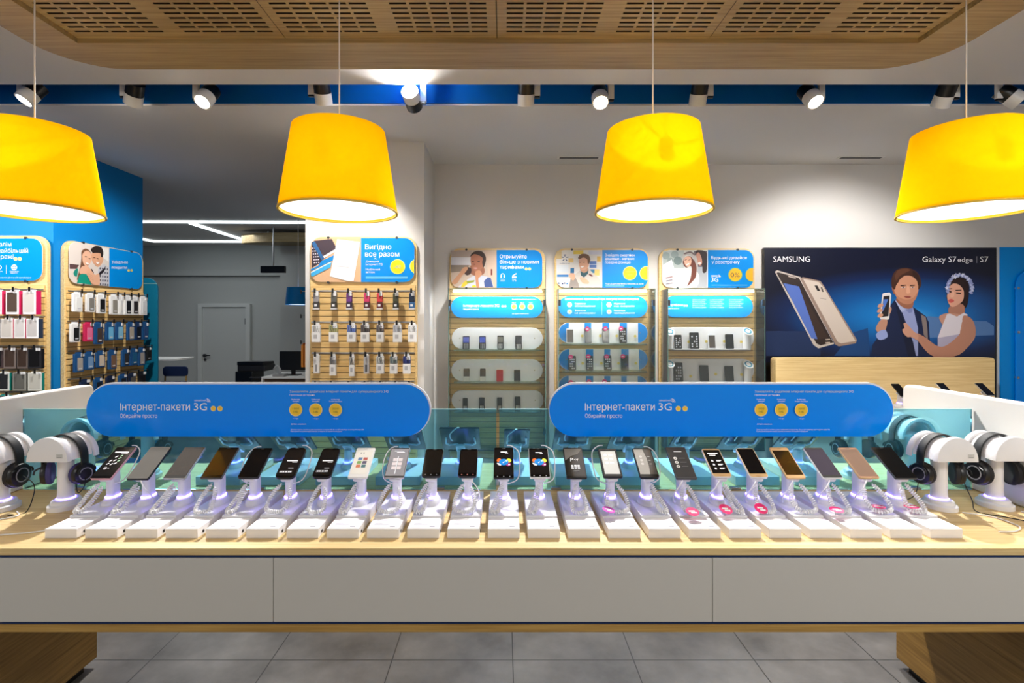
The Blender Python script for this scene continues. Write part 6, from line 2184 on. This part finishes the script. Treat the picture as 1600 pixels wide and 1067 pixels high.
# the man
pr.shape([(110, 480), (10, 620), (-60, 860), (-110, 930), (-120, 1050), (330, 1050), (480, 1050), (460, 700), (430, 640), (300, 545)], JK)
pr.shape([(380, 620), (430, 650), (445, 760), (450, 880), (410, 830)], (136, 122, 118))
pr.shape([(118, 480), (190, 600), (300, 900), (330, 1040), (350, 1040), (350, 760), (300, 550)], SH)
pr.shape([(118, 480), (185, 600), (225, 575), (150, 495)], (176, 184, 220))
pr.shape([(225, 575), (300, 550), (290, 600), (262, 610)], (122, 134, 186))
pr.shape([(110, 480), (118, 480), (300, 900), (330, 1045), (250, 1045), (190, 800)], JK2)
pr.shape([(130, 460), (290, 470), (295, 545), (240, 565), (170, 530)], (156, 100, 76), True)
pr.shape([(85, 350), (108, 350), (118, 420), (100, 405)], SKd, True)
pr.shape([(108, 310), (150, 250), (240, 230), (330, 250), (358, 320), (350, 400), (320, 470), (270, 515), (200, 510), (140, 460), (112, 390)], SK_, True)
pr.shape([(108, 380), (150, 440), (220, 470), (300, 455), (350, 390), (325, 468), (270, 516), (200, 512), (140, 462)], (188, 128, 100), True)
pr.shape([(86, 345), (82, 270), (104, 205), (150, 165), (230, 152), (310, 175), (362, 225), (382, 300), (374, 345), (352, 372), (352, 318), (338, 282), (300, 245), (240, 226), (205, 238), (168, 268), (150, 300), (128, 330), (116, 372)], (66, 38, 28), True)
pr.shape([(150, 175), (230, 160), (270, 175), (225, 200), (170, 230), (130, 280), (120, 230)], (92, 56, 40), True)
pr.shape([(300, 180), (350, 225), (366, 300), (350, 330), (338, 280), (300, 230)], (50, 28, 22), True)
for x0, x1 in ((172, 228), (268, 318)):
    pr.shape([(x0, 325), (x1, 322), (x1, 332), (x0, 338)], (70, 40, 30))
    pr.shape([(x0 + 4, 350), (x0 + 26, 342), (x1 - 3, 348), (x0 + 26, 356)], (206, 196, 196), True)
    pr.shape(circle(x0 + 27, 348, 7, 14), (56, 50, 60))
    pr.shape([(x0 + 2, 348), (x0 + 26, 340), (x1 - 2, 346), (x0 + 26, 344)], (60, 36, 30))
pr.shape([(236, 340), (258, 340), (270, 400), (246, 412), (230, 402)], (222, 164, 134), True)
pr.shape([(206, 442), (246, 436), (280, 446), (246, 460)], (150, 76, 66), True)
# hand with the phone
pr.shape([(-78, 760), (-40, 690), (10, 660), (40, 690), (20, 780), (-10, 830), (-60, 800)], (190, 140, 116), True)
pr.shape([(-78, 830), (-40, 790), (20, 780), (40, 850), (-40, 880)], (150, 164, 216), True)
pr.shape([(-5, 410), (62, 400), (78, 425), (58, 660), (48, 676), (-30, 672), (-38, 655), (-12, 425)], (226, 222, 222))
pr.shape([(0, 440), (62, 432), (50, 640), (-24, 650)], (40, 34, 38))
pr.shape([(0, 470), (48, 468), (0, 580), (-16, 600)], (84, 124, 206))
for k, (x, y) in enumerate(((-50, 540), (-56, 590), (-52, 640))):
    pr.shape([(x - 10, y + 6), (x + 10, y - 26), (x + 44, y - 22), (x + 46, y - 4), (x + 14, y + 14)], (206, 150, 122), True)
pr.shape([(56, 560), (76, 548), (80, 580), (58, 620)], (206, 150, 122), True)
# the bride
pr.shape([(660, 380), (690, 300), (760, 250), (850, 290), (860, 420), (840, 540), (780, 560), (640, 470)], (36, 22, 22), True)
pr.shape([(670, 540), (800, 520), (815, 620), (740, 650), (660, 620)], (176, 122, 100), True)
pr.shape([(560, 660), (600, 620), (680, 610), (850, 640), (915, 720), (920, 860), (800, 1000), (700, 1045), (560, 1045), (470, 960), (380, 880), (330, 820), (380, 830), (560, 960), (620, 800)], (196, 146, 126), True)
pr.shape([(590, 740), (640, 620), (670, 615), (740, 645), (810, 605), (850, 625), (790, 700), (770, 800), (800, 1000), (700, 1045), (545, 1045), (545, 860)], (222, 214, 222))
pr.shape([(545, 860), (770, 820), (800, 1000), (700, 1045), (545, 1045)], (176, 170, 196))
pr.shape([(800, 640), (880, 660), (922, 740), (915, 850), (760, 1030), (500, 1045), (340, 880), (310, 820), (400, 840), (540, 940), (640, 930), (780, 800)], (186, 132, 110), True)
pr.shape([(300, 790), (350, 830), (340, 880), (280, 850), (240, 850), (200, 812), (188, 775), (210, 760), (200, 715), (230, 712)], (206, 152, 128), True)
pr.shape([(644, 400), (660, 330), (720, 285), (790, 320), (810, 400), (800, 480), (740, 530), (690, 545), (655, 510), (640, 450)], (222, 164, 138), True)
pr.shape([(636, 430), (650, 330), (720, 262), (800, 290), (850, 380), (845, 480), (815, 540), (812, 400), (770, 330), (710, 310), (668, 340), (650, 400)], (40, 24, 24), True)
for x0, x1, dy in ((655, 690, 0), (725, 785, 14)):
    pr.shape([(x0, 360 + dy), (x1, 358 + dy), (x1, 367 + dy), (x0, 370 + dy)], (60, 34, 30))
    pr.shape([(x0 + 4, 386 + dy), (x1 - 6, 390 + dy), (x1 - 10, 402 + dy), (x0 + 8, 398 + dy)], (52, 30, 32), True)
pr.shape([(695, 390), (712, 400), (706, 445), (672, 440)], (232, 178, 152), True)
pr.shape([(650, 478), (682, 466), (712, 484), (684, 504), (660, 498)], (206, 90, 84), True)
rnd = random.Random(3)
for k in range(46):
    g = -0.25 + k / 45 * (PI + 0.55)
    rx, ry = 120 + 10 * math.sin(k * 2.1), 140 + 10 * math.cos(k * 1.7)
    x, y = 765 - rx * math.cos(g), 365 - ry * math.sin(g)
    s_ = 15 + 9 * rnd.random()
    pr.shape([(x + s_ * math.cos(a + k) * (1 if i % 2 else 0.55), y + s_ * math.sin(a + k) * (1 if i % 2 else 0.55)) for i, a in enumerate([2 * PI * j / 10 for j in range(10)])], rnd.choice([(176, 184, 220), (206, 210, 232), (140, 150, 200)]))
pr.mb.build('pictured_couple', t, o)

# counter with a tall oak back panel below the poster
yb = 4.80
xa, xb = on_y(1212, 0, yb).x, on_y(1555, 0, yb).x
t = thing('wall_counter', 'oak counter with a high rounded back panel under the poster', 'counter', ((xa + xb) / 2, 4.6, 0))
o = t.location.copy()
zt = on_y(0, 559, yb).z
MB(M_OAK).prism([(x, yb, z) for x, z in rrect(xa, xb, 0.82, zt, 0.03, 6, (0, 0, 1, 1))], (0, 0.10, 0)).build('back_panel', t, o, bevel=0.006)
MB(M_WHITE).box(xa, xb, 4.28, yb, 0.82, 0.86).build('counter_top', t, o, bevel=0.003)
MB(M_PANEL).box(xa + 0.03, xb - 0.03, 4.36, 4.9, 0.1, 0.82).build('cabinet_body', t, o)
MB(M_BLACK).box(xa + 0.06, xb - 0.06, 4.40, 4.9, 0, 0.1).build('plinth', t, o)
for k, (px, py, body, nm) in enumerate(((1396, 598, K, 'black phone on a stand on the oak counter, peeking over the end board corner'), (1466, 597, WHITEB, 'white phone on the oak counter, halfway along the end board'),
                                        (1527, 597, SILV, 'silver phone on the oak counter, nearest the blue wall field'), (1278, 597, K, 'black phone top on the oak counter, just above the pill sign'))):
    yy = 4.55
    p = on_y(px, py, yy)
    ax = math.radians(38)
    c = Vector((p.x + 0.02, yy - 0.05, p.z - 0.055))
    stand('white stand on the oak counter under the %s' % ('black phone at the end board corner', 'white phone', 'silver phone', 'black phone above the pill sign')[k], (c.x, yy - 0.05 - 0.217, 0.8606), 0, head_z=round(c.z - 0.86 - 0.032, 3), variant=12, group='phone stands on the oak counter')
    phone('smartphone', nm, c, 0, 0.072, 0.15, 0.009, 0.006, body, (0.004, 0.014, 0.014), ui_off((18, 22, 34)) if k else ui_off(), group='phones on the oak counter', tilt=ax)

# dark blue rounded acrylic panel with stand-offs at the right edge
yq = 4.96
t = thing('acrylic_board', 'deep blue rounded panel on stand-offs at the right picture edge', 'board', (on_y(1640, 0, yq).x, yq, 0.3))
o = t.location.copy()
xa, xb = on_y(1587.5, 0, yq).x, on_y(1587.5, 0, yq).x + 0.9
MB(M_SIGN).prism([(x, yq, z) for x, z in rrect(xa, xb, 0.3, on_y(0, 421, yq).z, 0.16, 10, (0, 0, 1, 1))], (0, 0.008, 0)).build('panel', t, o, bevel=0.001)
for px, py in ((1589, 450), (1589.5, 519), (1588.6, 590)):
    p = on_y(px, py, yq)
    MB(M_STEEL).cyl((p.x + 0.012, yq - 0.006, p.z), (p.x + 0.012, 4.985, p.z), 0.012, n=14).build('standoff', t, o)
